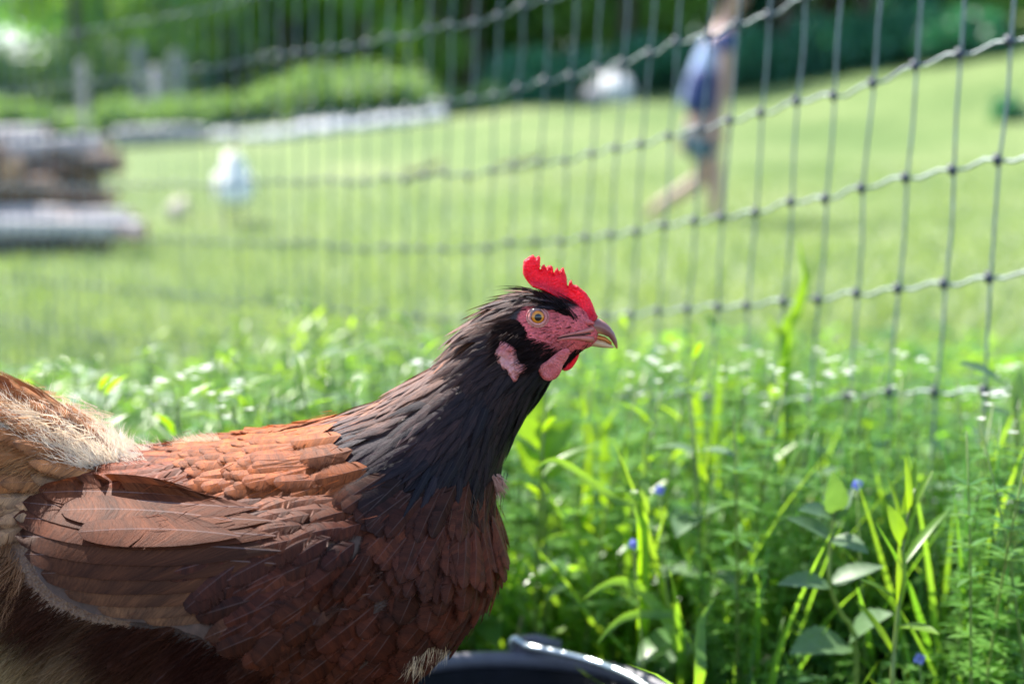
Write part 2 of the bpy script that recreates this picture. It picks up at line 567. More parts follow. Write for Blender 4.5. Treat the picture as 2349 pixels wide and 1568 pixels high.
# knots: a wrapped clip at each crossing
kh = Heap()
kv, kf = tube([(-.0042, 0, .0012), (-.0026, -.0022, .0034), (0, -.0036, .0008), (.0026, -.0022, -.0030), (.0042, 0, -.0012)], [.0014, .0024, .0031, .0024, .0014], 7)
kh.add(kv, kf)
kv, kf = tube([(0, -.0012, .0052), (.0006, -.0034, .0022), (-.0004, -.0036, -.0022), (0, -.0012, -.0052)], [.0012, .0022, .0022, .0012], 7)
kh.add(kv, kf)
knot_me = kh.data('knot', M_KNOT)
cand = []
for (c, k), p in node.items():
    u, v = proj(p)
    if -30 < u < 2380 and -30 < v < 1400: cand.append(((p - CAMP).length, c, k))
cand.sort()
restk = Heap()
for j, (dist, c, k) in enumerate(cand):
    p = node[(c, k)]
    t = tangent((c + .5) * COLW)
    M = Matrix.Translation(p) @ Matrix.Rotation(math.atan2(-t.y, -t.x), 4, 'Z') @ Matrix.Rotation(fr.uniform(-.3, .3), 4, 'Y')
    if j < 295:
        o = fput(put(bpy.data.objects.new('knot', knot_me))); o.matrix_basis = M
    else:
        restk.add(xf(M, np.concatenate(kh.v)), kh.f)
ko = fput(restk.build('far_knots', M_KNOT)); tag(ko, kind='stuff')
# ------------------------------------------------------------------ black bucket with its wire bail
BX, BYc, BR, BZ = -0.006, 0.944, 0.149, 0.098
bucket = empty('bucket', (BX, BYc, -.03))
tag(bucket, 'black plastic bucket with a bent wire handle under the hen', 'bucket')
def lathe(prof, n=64):
    V, F = [], []
    for (r, z) in prof:
        for k in range(n):
            a = 2 * math.pi * k / n
            V.append((r * math.cos(a), r * math.sin(a), z))
    for i in range(len(prof) - 1):
        for k in range(n):
            a, b = i * n + k, i * n + (k + 1) % n
            F.append((a, b, b + n, a + n))
    F.append(tuple(range(n))[::-1]); F.append(tuple((len(prof) - 1) * n + k for k in range(n)))
    return V, F
M_BUCKET = simple_mat('black_plastic', (.004, .004, .006), .5, .3, 90, .15, .0006, 0.0, .12)
M_RIM = simple_mat('rim_plastic', (.10, .095, .12), .45, .2, 60, .2, .0006, 0.0, .4)
H0 = BZ + .03
V, F = lathe([(.100, .0), (.104, .003), (BR - .006, H0 - .02), (BR - .004, H0 - .012), (BR - .010, H0 - .012), (.098, .008), (.0, .008)])
mesh_obj('shell', V, F, M_BUCKET, bucket)
prof = []
for k in range(13):
    a = math.pi * 2 * k / 12
    prof.append((BR - .003 + .006 * math.cos(a), H0 - .007 + .007 * math.sin(a)))
V, F = lathe(prof); mesh_obj('rim', V, F[:-2], M_RIM, bucket)
M_STEEL = simple_mat('bail_steel', (.50, .54, .58), .33, .1, 50, .1, .0004, .85)
lug_a = math.atan2(1, .06)
P = []
for k in range(41):                                  # the bail lies down on the right
    t = k / 40
    a = math.radians(84 - 168 * t)
    rr = BR - .004 - .030 * math.sin(math.pi * t) ** .6
    P.append(Vector((rr * math.cos(a), rr * math.sin(a), H0 + .006 + .001 * math.sin(math.pi * t))))
lug0 = P[0]
hook = [P[0] + Vector((.004, .004, -.010)), P[0] + Vector((-.006, .004, -.008)), P[0] + Vector((-.010, .002, -.001)), P[0] + Vector((-.007, .001, .0045))]
hook2 = [P[-1] + Vector((-.007, -.001, .0045)), P[-1] + Vector((-.010, -.002, -.001)), P[-1] + Vector((-.006, -.004, -.008))]
V, F = tube([tuple(q) for q in catmull([tuple(q) for q in hook + P + hook2], 160)], .0029, 10)
mesh_obj('bail_handle', V, F, M_STEEL, bucket)
for q, sg in ((P[0], 1), (P[-1], -1)):                # moulded ears the bail hooks into
    h = Heap()
    V, F = rings([(Vector((q.x - .008, q.y + .004 * sg, q.z + .006)), Vector((q.x - .008, q.y + .004 * sg, q.z - .012)), Vector((0, .004, 0))), (Vector((q.x + .010, q.y + .003 * sg, q.z + .008)), Vector((q.x + .010, q.y + .003 * sg, q.z - .012)), Vector((0, .005, 0))),
                  (Vector((q.x + .030, q.y + .0 * sg, q.z + .004)), Vector((q.x + .030, q.y + .0 * sg, q.z - .010)), Vector((0, .004, 0)))], 12)
    h.add(V, F)
    h.build('handle_ear', M_RIM, bucket)

# ------------------------------------------------------------------ weeds between the hen and the fence
WR = random.Random(21)
def clear(x, y):
    if y < 1.13 and 1740 < CU + FPX * x / (y * .99) < 2230: return False      # room round the mint-like plant
    if (x - BX) ** 2 + (y - BYc) ** 2 < .2 ** 2: return False
    if y < 1.08 and x < .17: return False          # the hen stands here
    return True
def weed_ok(x, y): return clear(x, y)
spots = []
tries = 0
while len(spots) < 720 and tries < 120000:
    tries += 1
    y = WR.uniform(.93, 2.55); x = WR.uniform(-.40, .42) * y
    if not weed_ok(x, y): continue
    if fence_side(x, y) < 0 and False: continue
    g = Vector((x, y, ground_z(x, y) + .28))
    if any((a - x) ** 2 + (b - y) ** 2 < (.021 + .011 * y) ** 2 for a, b in spots): continue
    spots.append((x, y))
n_bed = 0
spots.sort(key=lambda q: q[1])
for (x, y) in spots:
    u = CU + FPX * x / y
    k = WR.random()
    right = u > 1300
    if y < 1.12 and right: kind = 'dock' if k < .15 else ('mint' if k < .22 else ('bedstraw' if k < .8 else 'grass'))
    elif right: kind = 'bedstraw' if k < .62 else ('lance' if k < .80 else ('grass' if k < .95 else 'mint'))
    else: kind = 'lance' if k < .35 else ('bedstraw' if k < .65 else ('grass' if k < .85 else 'mint'))
    s = WR.uniform(.75, 1.1)
    H = plant_data(kind, 0)[2]
    # height of the weeds as the photograph shows it: lower at the far left, taller behind the neck
    vtop = interp(u, [0, 250, 450, 600, 900, 1050, 1300, 1500, 1650, 1900, 2100, 2349], [840, 810, 760, 690, 690, 760, 780, 745, 715, 740, 800, 820]) + WR.uniform(0, 130)
    ztop = at_y(u, vtop, y).z - ground_z(x, y)
    i = WR.randrange(4)
    H = plant_data(kind, i)[2]
    if kind != 'dock': s = max(.3, min(1.25, min(ztop, .34) / H))
    n_bed += kind == 'bedstraw'
    (low_plant if kind == 'bedstraw' and n_bed > 290 else put_plant)(kind, i, x, y, WR.uniform(0, 6.28), s)

for _ in range(130):
    y = WR.uniform(.98, 1.24); u = WR.uniform(1640, 2349); x = (u - CU) / FPX * y
    if (x - BX) ** 2 + (y - BYc) ** 2 < .2 ** 2: continue
    vcap = WR.uniform(1390, 1540) if (y < 1.1 and 1740 < u < 2230) else WR.uniform(960, 1250)
    ztop = at_y(u, vcap, y).z - ground_z(x, y)
    if ztop < .03: continue
    kind = 'bedstraw' if WR.random() < .75 else 'grass'
    i = WR.randrange(4)
    low_plant(kind, i, x, y, WR.uniform(0, 6.28), max(.2, min(1.2, ztop / plant_data(kind, i)[2])))

for _ in range(150):                                   # the weeds go on to either side
    y = WR.uniform(1.0, 2.3); x = WR.choice([-1, 1]) * (WR.uniform(.40, .42) * y + WR.uniform(0, .45))
    i = WR.randrange(4); low_plant('bedstraw', i, x, y, WR.uniform(0, 6.28), WR.uniform(.6, .95))
tag(LOW.build('low_weeds', M_WEED), 'fine whorl-leaved weeds crowding the foot of the fence', 'weeds', kind='stuff')
# undergrowth that nobody could count
und = Heap()
for _ in range(19000):
    y = WR.uniform(.92, 2.3); x = WR.uniform(-.42 * y - .25, .44 * y + .25)
    if not clear(x, y): continue
    a = WR.uniform(0, 6.28)
    z = ground_z(x, y) + WR.uniform(0, .23) * min(1, .5 + 1.4 * (y - .95)) * (1 if y > 1.12 or x < .17 else .75)
    L = WR.uniform(.022, .055)
    und.add(*leaf_piece((x, y, z), (math.cos(a), math.sin(a), WR.uniform(-.1, .9)), (0, 0, 1), L, L * WR.uniform(.1, .3), 3, .3, .25, WR.choice(['lance', 'ovate'])))
tag(und.build('undergrowth', M_WEED), 'dense small green leaves covering the earth under the weeds', 'undergrowth', kind='stuff')
dead = Heap()
for _ in range(170):
    y = WR.uniform(.98, 2.2); x = WR.uniform(-.4, .42) * y
    if not clear(x, y): continue
    b0 = gp(x, y); a = WR.uniform(0, 6.28); t = WR.uniform(.1, 1.4); L = WR.uniform(.08, .26)
    e = b0 + Vector((math.cos(a) * t, math.sin(a) * t, 1)).normalized() * L
    dead.add(*tube([b0, b0.lerp(e, .5) + rv(WR, .008), e], [.0013, .0011, .0006], 5))
tag(dead.build('dead_stalks', simple_mat('dry_stalk', (.42, .33, .19), .8, .3, 40, .2)), 'thin dry straw-coloured stalks among the green weeds', 'stalks', kind='stuff')
gb = Heap()
for _ in range(11000):
    y = WR.uniform(.95, 3.0); x = WR.uniform(-.44 * y - .4, .46 * y + .4)
    if not clear(x, y): continue
    a = WR.uniform(0, 6.28); t = WR.uniform(.05, .6)
    L = WR.uniform(.06, .22)
    gb.add(*leaf_piece((x, y, ground_z(x, y) - .003), (math.cos(a) * t, math.sin(a) * t, 1), (-math.cos(a), -math.sin(a), .3), L, WR.uniform(.0015, .004), 4, WR.uniform(.1, .5), .3, 'blade'))
tag(gb.build('weed_grass', M_GRASS), 'thin green grass growing between the weeds', 'grass', kind='stuff')
lawn = Heap()
for _ in range(62000):
    y = 2.1 + 9.7 * WR.random() ** 1.6; x = WR.uniform(-.45 * y - 1.2, .48 * y + 1.2)
    a = WR.uniform(0, 6.28); L = WR.uniform(.04, .10)
    d = Vector((math.cos(a) * .6, math.sin(a) * .6, 1)).normalized() * L
    w = Vector((-math.sin(a), math.cos(a), 0)) * WR.uniform(.003, .006)
    b = Vector((x, y, ground_z(x, y) - .004))
    lawn.add([b - w, b + w, b + d * .6 + w * .6, b + d * .6 - w * .6, b + d + Vector((d.x, d.y, -.01)) * .4], [(0, 1, 2, 3), (3, 2, 4)])
tag(lawn.build('lawn_grass', M_LAWN), 'short sunlit lawn grass beyond the wire fence', 'grass', kind='stuff')

# ------------------------------------------------------------------ plants that stand out
def blade_path(h, pts, d, w, sides=1):
    P = catmull([tuple(at_d(u, v, dd)) for (u, v), dd in zip(pts, d)], 14)
    P = [Vector(p) for p in P]
    V, F = [], []
    for i, p in enumerate(P):
        t = i / (len(P) - 1)
        tan = (P[min(i + 1, len(P) - 1)] - P[max(0, i - 1)]).normalized()
        s = tan.cross(Vector((.2, -1, .35))).normalized()
        n = s.cross(tan)
        ww = w * (1 - t ** 3) * (.5 + .5 * min(1, t * 4)) + .0002
        V += [p - s * ww + n * ww * .3, p, p + s * ww + n * ww * .3]
        if i:
            a, b = 3 * (i - 1), 3 * i
            F += [(a, a + 1, b + 1, b), (a + 1, a + 2, b + 2, b + 1)]
    h.add(V, F)
def hero_grass(label, blades):
    b0 = blades[0]
    base = at_d(*b0[0][0], b0[1][0])
    o = empty('grass_tuft', (base.x, base.y, ground_z(base.x, base.y)))
    tag(o, label, 'grass tuft')
    inv = Matrix.Translation(o.location).inverted()
    for (pts, d, w, mt) in blades:
        h = Heap(); 
        root = at_d(*pts[0], d[0])
        # carry the blade down to the ground below its first visible point
        gy = max(root.y + .04, 1.2) if root.x < .2 else root.y + .02
        g = Vector((root.x + .015, gy, ground_z(root.x, gy) - .005))
        pu, pv = proj(g); gd = (g - CAMP).dot(FWD)
        blade_path(h, [(pu, pv)] + pts, [gd] + d, w)
        q = h.build('blade', mt, o); q.matrix_parent_inverse = inv
    return o
hero_grass('grass with one broad blade bent over towards the hen breast', [([(1480, 1230), (1400, 1140), (1300, 1065), (1255, 1058), (1222, 1085)], [1.06, 1.05, 1.04, 1.03, 1.02], .0030, M_GRASS),
            ([(1470, 1210), (1440, 1120), (1420, 1040)], [1.06, 1.06, 1.07], .0032, M_LANCE), ([(1475, 1200), (1480, 1100), (1475, 1010)], [1.07, 1.08, 1.09], .004, M_GRASS)])
hero_grass('grass with straight blue-green blades slanting up from the bucket rim', [([(1400, 1500), (1330, 1440), (1250, 1340), (1200, 1275)], [1.24, 1.22, 1.2, 1.19], .0048, M_GRASS), ([(1160, 1440), (1180, 1340), (1195, 1285), (1222, 1262)], [1.22, 1.2, 1.19, 1.18], .0036, M_GRASS),
            ([(1100, 1480), (1150, 1450), (1220, 1420)], [1.24, 1.23, 1.22], .004, M_GRASS)])
hero_grass('grass with two narrow blades arching behind the bucket handle', [([(1560, 1500), (1500, 1385), (1440, 1335), (1390, 1340), (1335, 1375)], [1.1, 1.09, 1.08, 1.07, 1.06], .0046, M_GRASS), ([(1560, 1440), (1500, 1408), (1440, 1412), (1400, 1440), (1370, 1475)], [1.09, 1.08, 1.07, 1.06, 1.05], .0036, M_GRASS),
            ([(1600, 1568), (1605, 1480), (1610, 1420), (1640, 1370)], [1.02, 1.02, 1.03, 1.04], .0045, M_GRASS)])
hero_grass('tall grass with a sunlit yellow leaf rising against the fence', [([(1800, 820), (1825, 720), (1845, 640), (1830, 545)], [1.45, 1.45, 1.45, 1.45], .0065, M_LANCE), ([(1795, 830), (1835, 700), (1870, 600)], [1.46, 1.46, 1.46], .004, M_GRASS), ([(1800, 830), (1780, 760), (1755, 720)], [1.45, 1.45, 1.45], .004, M_LANCE)])
hero_grass('grass with broad yellow-green blades standing upright behind the hen beak', [([(1345, 1180), (1350, 1050), (1345, 960), (1335, 890)], [1.3, 1.3, 1.3, 1.3], .0055, M_LANCE), ([(1390, 1180), (1385, 1060), (1390, 980), (1420, 930)], [1.3, 1.3, 1.3, 1.3], .005, M_LANCE),
            ([(1640, 1130), (1640, 1000), (1650, 900), (1655, 820)], [1.35, 1.35, 1.35, 1.35], .0045, M_LANCE), ([(1610, 1130), (1605, 1000), (1600, 920), (1590, 860)], [1.35, 1.35, 1.35, 1.35], .0045, M_LANCE)])
def hero_leafy(name, label, stem_pts, d, leaves, mat, rad=.0018):
    P = [at_d(u, v, dd) for (u, v), dd in zip(stem_pts, d)]
    g = Vector((P[0].x, P[0].y, ground_z(P[0].x, P[0].y) - .005))
    o = empty(name, (g.x, g.y, g.z + .005)); tag(o, label, 'weed')
    inv = Matrix.Translation(o.location).inverted()
    path = [Vector(q) for q in catmull([tuple(g)] + [tuple(p) for p in P], 20)]
    V, F = tube(path, [lerp(rad * 1.2, rad * .5, i / 20) for i in range(21)], 7)
    s = mesh_obj('stem', V, F, M_STEM, o); s.matrix_parent_inverse = inv
    for (a, b, dd, db, wf_, sh, up) in leaves:
        A_, B_ = at_d(*a, dd), at_d(*b, db)
        L = (B_ - A_).length
        V, F = leaf_piece(A_, (B_ - A_) + Vector((0, 0, L * .22)), up, L * 1.04, L * wf_, 12, .24, .32, sh, .05 if sh == 'ovate' else 0)
        q = mesh_obj('leaf', V, F, mat, o); q.matrix_parent_inverse = inv
    return o
D1 = 1.04
hero_leafy('mint_plant', 'single mint-like weed with wide pairs of pale toothed leaves on a bare stem', [(1965, 1500), (1925, 1400), (1904, 1340), (1904, 1260), (1912, 1200), (1916, 1150)], [D1 + .03, D1 + .01, D1, D1, D1, D1],
    [((1904, 1345), (1795, 1342), D1, D1 - .01, .27, 'ovate', (0, -.35, 1)), ((1906, 1340), (2018, 1302), D1, D1 - .01, .25, 'ovate', (0, -.4, 1)), ((1910, 1238), (1818, 1192), D1, D1 - .01, .25, 'ovate', (0, -.45, 1)), ((1908, 1238), (1984, 1268), D1, D1 - .02, .33, 'ovate', (.1, -.5, 1)),
     ((1915, 1190), (1952, 1122), D1, D1 - .005, .3, 'ovate', (-.6, -.7, .5)), ((1915, 1190), (1845, 1172), D1, D1 - .02, .28, 'ovate', (0, -.5, 1)), ((1915, 1180), (1890, 1135), D1, D1 + .01, .25, 'ovate', (.5, -.7, .5)),
     ((1945, 1480), (1830, 1500), D1 + .03, D1, .32, 'ovate', (0, -.4, 1)), ((1950, 1470), (2025, 1410), D1 + .03, D1, .34, 'ovate', (0, -.5, 1)), ((1915, 1175), (1920, 1120), D1, D1 - .03, .25, 'ovate', (0, -1, .4))], M_MINT)
D2 = .98
hero_leafy('lance_leaf_weed', 'tall bright green weed with long upright leaves beside the mint-like plant', [(2045, 1600), (2050, 1500), (2062, 1380), (2070, 1260), (2085, 1170), (2100, 1120)], [D2] * 6,
    [((2070, 1260), (2105, 1060), D2, D2, .075, 'lance', (-.3, -1, .2)), ((2072, 1250), (2045, 1170), D2, D2 - .01, .2, 'lance', (.3, -1, .2)), ((2080, 1200), (2135, 1080), D2, D2, .06, 'lance', (-.6, -.7, .2)), ((2062, 1385), (1990, 1330), D2, D2 - .02, .1, 'lance', (0, -.4, 1)), ((2055, 1440), (2145, 1452), D2, D2 - .03, .17, 'lance', (0, -.3, 1)),
     ((2068, 1300), (2175, 1165), D2, D2 + .02, .06, 'lance', (-.6, -.6, .3)), ((2070, 1250), (2058, 1080), D2, D2 + .01, .05, 'lance', (.6, -.8, .2)), ((2050, 1500), (1975, 1380), D2, D2, .07, 'lance', (.3, -.6, .6)), ((2085, 1180), (2090, 1060), D2, D2 - .01, .07, 'lance', (.2, -1, .1)), ((2062, 1390), (2080, 1240), D2, D2 - .01, .08, 'lance', (.1, -1, .1))], M_LANCE)
hero_leafy('broad_leaf_weed', 'weed with wide sunlit yellow-green leaves just behind the hen neck', [(1250, 1150), (1245, 1080), (1240, 1010), (1238, 950)], [1.22] * 4,
    [((1240, 1050), (1195, 965), 1.22, 1.2, .34, 'ovate', (.4, -1, .3)), ((1240, 1040), (1310, 985), 1.22, 1.2, .36, 'ovate', (-.4, -1, .4)), ((1240, 1000), (1250, 900), 1.22, 1.22, .3, 'ovate', (0, -1, .3)), ((1245, 1090), (1190, 1030), 1.22, 1.2, .3, 'ovate', (.3, -.9, .5)), ((1245, 1090), (1330, 1050), 1.22, 1.2, .25, 'ovate', (-.2, -.8, .6))], M_LANCE)
hero_leafy('broad_leaf_weed', 'weed with one large pale leaf bent down against the fence wires', [(2330, 1050), (2328, 960), (2320, 880)], [1.17] * 3,
    [((2312, 895), (2222, 836), 1.17, 1.14, .17, 'lance', (.3, -.4, 1)), ((2325, 940), (2349, 860), 1.17, 1.16, .2, 'lance', (0, -.8, .5)), ((2328, 960), (2270, 940), 1.17, 1.15, .15, 'lance', (0, -.5, 1))], M_MINT)
# small blue speedwell flowers
for i, (u, v, d, near_) in enumerate([(1513, 1122, 1.12, 'above the bent grass'), (1453, 1246, 1.08, 'beside the arching grass blades'), (1965, 1110, 1.10, 'behind the mint-like plant'), (2108, 1508, 1.0, 'low beside the tall bright weed')]):
    p = at_d(u, v, d)
    g = gp(p.x + .01, p.y)
    o = empty('speedwell_flower', g); tag(o, 'tiny blue flower on a thin stem ' + near_, 'flower')
    inv = Matrix.Translation(o.location).inverted()
    V, F = tube([g, g.lerp(p, .5) + Vector((.006, 0, 0)), p], [.0009, .0008, .0006], 5)
    mesh_obj('stem', V, F, M_STEM, o).matrix_parent_inverse = inv
    for k in range(4):
        a = k * math.pi / 2 + .4
        V, F = leaf_piece(p, (math.cos(a), -.5, math.sin(a)), (0, -1, .3), .0050, .0026, 4, .1, .15, 'ovate')
        mesh_obj('petal', V, F, M_BLUEPETAL, o).matrix_parent_inverse = inv
# ------------------------------------------------------------------ beyond the fence: trees, bushes, stones, logs, posts
TR = random.Random(5)
def crown_mesh(seed, R, Hc, nleaf, leaf, kind='round', mats=None):
    r = random.Random(seed)
    clumps = []
    for _ in range(26 if kind == 'round' else 34):
        a = r.uniform(0, 6.28); t = r.random()
        prof = math.sin(math.pi * (.12 + .86 * t)) ** .6 if kind == 'round' else (1 - t) ** .75 + .06
        rad = R * prof * r.uniform(.35, .95)
        clumps.append((Vector((math.cos(a) * rad, math.sin(a) * rad, Hc * t)), R * r.uniform(.22, .42) * (1 if kind == 'round' else .75)))
    h = Heap()
    per = nleaf // len(clumps)
    V = np.zeros((per * len(clumps) * 4, 3)); k = 0
    F = []
    for (c, cr_) in clumps:
        for _ in range(per):
            d = Vector((r.gauss(0, 1), r.gauss(0, 1), r.gauss(0, .8)))
            d = d.normalized() * cr_ * r.random() ** .4
            p = c + d
            a = rv(r).normalized(); b = a.cross(rv(r)).normalized()
            s = leaf * r.uniform(.6, 1.3)
            for q in (p - a * s, p + b * s * .55, p + a * s, p - b * s * .55):
                V[k] = q; k += 1
            F.append((k - 4, k - 3, k - 2, k - 1))
    return V, F
def trunk_heap(seed, H, r0, R, Hc, z0):
    r = random.Random(seed)
    h = Heap()
    pts = [(0, 0, -.3)]
    x = y = 0
    for i in range(1, 7):
        x += r.uniform(-.12, .12); y += r.uniform(-.12, .12)
        pts.append((x, y, H * i / 6))
    h.add(*tube(pts, [r0 * (1.2 - i / 6 * .95) for i in range(7)], 8))
    for _ in range(9):
        t = r.uniform(.3, .9); i = int(t * 6)
        b = Vector(pts[i]); a = r.uniform(0, 6.28)
        e = b + Vector((math.cos(a), math.sin(a), r.uniform(.3, .9))) * R * r.uniform(.4, .75)
        h.add(*tube([b, b.lerp(e, .5) + Vector((0, 0, .1)), e], [r0 * .35, r0 * .22, r0 * .06], 6))
    return h
TREES = {}
def tree_data(kind, i):
    if (kind, i) not in TREES:
        if kind == 'oak': V, F = crown_mesh(100 + i, 2.6, 6.0, 5200, .13); t = trunk_heap(i, 6.2, .16, 2.6, 6, 1.0); m = M_TREE
        elif kind == 'ash': V, F = crown_mesh(200 + i, 2.2, 6.5, 4600, .12); t = trunk_heap(i + 10, 6.5, .13, 2.2, 6, 1.0); m = M_TREE2
        else: V, F = crown_mesh(300 + i, 2.1, 9.5, 5600, .12, 'cone'); t = trunk_heap(i + 20, 9.0, .14, 1.6, 9, .4); m = M_TREE3
        off = .7 if kind != 'fir' else .25
        V = V + np.array((0, 0, off))
        TREES[(kind, i)] = (t.data('trunk', M_BARK), mesh_data('crown', V, F, m, False))
    return TREES[(kind, i)]
TLAB = {'oak': ('broadleaf_tree', 'leafy mid-green broadleaf tree', 'tree', 'mid-green trees'),
        'ash': ('light_tree', 'light green leafy tree', 'tree', 'light green trees'),
        'fir': ('conifer_tree', 'dark green conifer tree', 'tree', 'dark conifers')}
def put_tree(kind, i, x, y, s, rot, label=None):
    tm, cm = tree_data(kind, i)
    nm, lb, ct, gr = TLAB[kind]
    o = empty(nm, (x, y, ground_z(x, y)))
    o.scale = (s, s, s); o.rotation_euler = (0, 0, rot)
    z = tree_zone(x, y)
    tag(o, label or lb + ' ' + z, ct, gr + ' ' + z)
    put(bpy.data.objects.new('trunk', tm), o); put(bpy.data.objects.new('crown', cm), o)
def tree_zone(x, y):
    u = CU + FPX * x / y
    z = ('behind the log heap' if u < 330 else 'behind the grey posts' if u < 600 else 'behind the bright bushes' if u < 1060 else 'behind the white boulder' if u < 1500 else 'behind the walker' if u < 1900 else 'above the small dark bush')
    return z + (' in the second rank' if y > 30 else '')
def ux(u, y): return (u - CU) / FPX * y
for (u, y, kind, s) in [(-150, 24, 'ash', 1.0), (190, 25, 'ash', .85), (300, 30, 'oak', 1.1), (420, 27, 'ash', .9), (520, 24, 'fir', .8), (610, 28, 'oak', 1.0), (700, 24, 'fir', .85), (790, 29, 'oak', 1.0),
                        (880, 25, 'oak', 1.0), (1000, 28, 'ash', 1.0), (1090, 24, 'oak', 1.0), (1220, 26, 'ash', 1.05), (1340, 29, 'oak', 1.2), (1430, 24, 'ash', .9), (1540, 27, 'oak', 1.1), (1680, 25, 'fir', 1.0), (1790, 24, 'fir', .9), (1880, 28, 'fir', 1.1), (1960, 24, 'fir', .9), (2060, 26, 'fir', 1.1),
                        (2150, 24, 'fir', .9), (2270, 22, 'ash', .8), (2420, 24, 'oak', 1.0), (2560, 24, 'ash', 1.0), (560, 34, 'oak', 1.4), (940, 35, 'oak', 1.5), (1750, 35, 'oak', 1.5), (2150, 34, 'oak', 1.4), (300, 38, 'oak', 1.3), (1250, 36, 'oak', 1.5), (460, 22, 'ash', .45), (660, 22.5, 'ash', .5), (840, 22, 'ash', .5), (1010, 22.5, 'ash', .45)] + [(u_, 41 + (i_ % 3) * 2, ('oak', 'ash', 'fir')[i_ % 3], 1.7) for i_, u_ in enumerate(range(230, 2600, 110))] + [(u_, 52, ('oak', 'ash')[i_ % 2], 2.1) for i_, u_ in enumerate(range(210, 2700, 95))]:
    put_tree(kind, TR.randrange(3), ux(u, y), y, s, TR.uniform(0, 6.28))
# bushes
BUSH = {}
def put_bush(u, v, R, H, label, mat, seed, group=None, name='bush', n=2600, leaf=.05, y=None):
    p = on_ground(u, v) if y is None else gp(ux(u, y), y)
    o = empty(name, p); tag(o, label, 'bush', group)
    V, F = crown_mesh(seed, R, H, n, leaf)
    mesh_obj('foliage', V, F, mat, o, smooth=False)
    st = Heap(); r = random.Random(seed)
    for _ in range(5):
        a = r.uniform(0, 6.28); e = Vector((math.cos(a) * R * .6, math.sin(a) * R * .6, H * .8))
        st.add(*tube([(0, 0, -.05), e * .5 + Vector((0, 0, .1)), e], [.02, .014, .006], 5))
    st.build('stem', M_BARK, o)
gB = 'bright bushes at the meadow edge'
lB = 'bright green bush in front of the dark trees'
for i, (u, y, R, H) in enumerate([(640, 19.0, .7, .45), (720, 18.5, .7, .7), (800, 18.5, .75, .8), (880, 18.5, .8, .75), (950, 19.0, .7, .5), (560, 18.5, .6, .35), (480, 18.5, .6, .35), (1080, 19, .6, .35)]):
    put_bush(u, 0, R * .9, H * .72, lB, M_BUSH, 500 + i, gB, y=y)
for i, (u, y, R, H) in enumerate([(20, 17.0, .6, .35), (130, 16.5, .5, .25), (280, 17.0, .6, .3), (380, 17.5, .6, .3), (60, 23, 1.2, .75), (170, 24, 1.2, .9), (-60, 24, 1.2, 1.2)]):
    put_bush(u, 0, R, H, 'low green bush behind the log pile', M_BUSH, 540 + i, 'low bushes behind the logs', y=y)
for i, (u, y, R, H) in enumerate([(1200, 20, .8, .5), (1320, 20.5, .8, .5), (1470, 21, .8, .6), (1560, 21, .7, .6), (1700, 21, .9, .7), (1830, 21, .9, .6), (1950, 21, .8, .6), (2080, 21, .9, .6), (2200, 20, .7, .5)]):
    put_bush(u, 0, R, H, 'dark shaded bush under the conifers', M_TREE3, 560 + i, 'shaded bushes under the conifers', y=y, leaf=.07)
put_bush(2310, 275, .22, .2, 'small dark green bush in place of a shadowed patch on the sloping lawn', M_TREE3, 600, n=900, leaf=.03)  # clump added in place of a shadowed patch of grass

# pale field stones in a low row
def stone_mesh(name, r, sx, sy, sz, mat, parent=None):
    bm = bmesh.new()
    bmesh.ops.create_icosphere(bm, subdivisions=3, radius=1)
    off = Vector((r.uniform(0, 50), r.uniform(0, 50), 0))
    for v in bm.verts:
        d = v.co.normalized()
        k = 1 + .28 * noise.noise(d * 1.3 + off) + .12 * noise.noise(d * 3 + off)
        q = d * k
        q = Vector((math.copysign(abs(q.x) ** .8, q.x), math.copysign(abs(q.y) ** .8, q.y), math.copysign(abs(q.z) ** .8, q.z)))
        v.co = Vector((q.x * sx, q.y * sy + max(0, q.z) * sz * .95, q.z * sz))  # added backward lean, shaped so the front face catches the sun
    me = bpy.data.meshes.new(name); bm.to_mesh(me); bm.free()
    me.materials.append(mat)
    me.polygons.foreach_set('use_smooth', [True] * len(me.polygons))
    return put(bpy.data.objects.new(name, me), parent)
M_PALE = simple_mat('pale_stone', (.58, .57, .56), .85, .25, 9, .6, .01)
M_GREY = simple_mat('grey_stone', (.26, .25, .26), .85, .35, 9, .6, .01)
SR = random.Random(9)
def stone(u, v, wpx, hpx, mat, label, group=None, name='field_stone'):
    p = on_ground(u, v)
    k = (p - CAMP).dot(FWD) / FPX
    o = stone_mesh(name, SR, wpx * k / 2, wpx * k / 2 * SR.uniform(.7, .95), hpx * k / 2, mat)
    o.location = p + Vector((0, 0, hpx * k * .38)); o.rotation_euler = (0, 0, SR.uniform(-.5, .5))
    tag(o, label, 'stone', group)
for i in range(19):
    t = i / 18
    u = lerp(615, 1000, t) + SR.uniform(-6, 6); v = lerp(322, 278, t)
    stone(u, v, SR.uniform(34, 52), SR.uniform(24, 34), M_PALE, 'pale weathered stone in the low row along the meadow edge', 'pale stones in a row')
    if 640 < u < 900 and i % 2: stone(u + 15, v - 20, SR.uniform(30, 44), SR.uniform(18, 24), M_PALE, 'pale weathered stone in the low row along the meadow edge', 'pale stones in a row')
stone(995, 272, 48, 46, M_PALE, 'upright pale stone closing the end of the low stone row')
for i in range(6):
    stone(lerp(470, 590, i / 5), 324, SR.uniform(26, 40), SR.uniform(22, 36), M_PALE if i % 3 else M_GREY, 'small mixed stone between the fallen timber and the pale row', 'mixed stones by the timber')
stone(1412, 236, 84, 78, M_PALE, 'white boulder lying below the trees left of the walker')
stone(1360, 238, 46, 52, M_GREY, 'grey boulder leaning on the white boulder')
stone(405, 502, 46, 56, simple_mat('tan_stone', (.52, .46, .36), .85, .25, 20, .5, .005), 'small tan stone on the lawn beside the white hen')

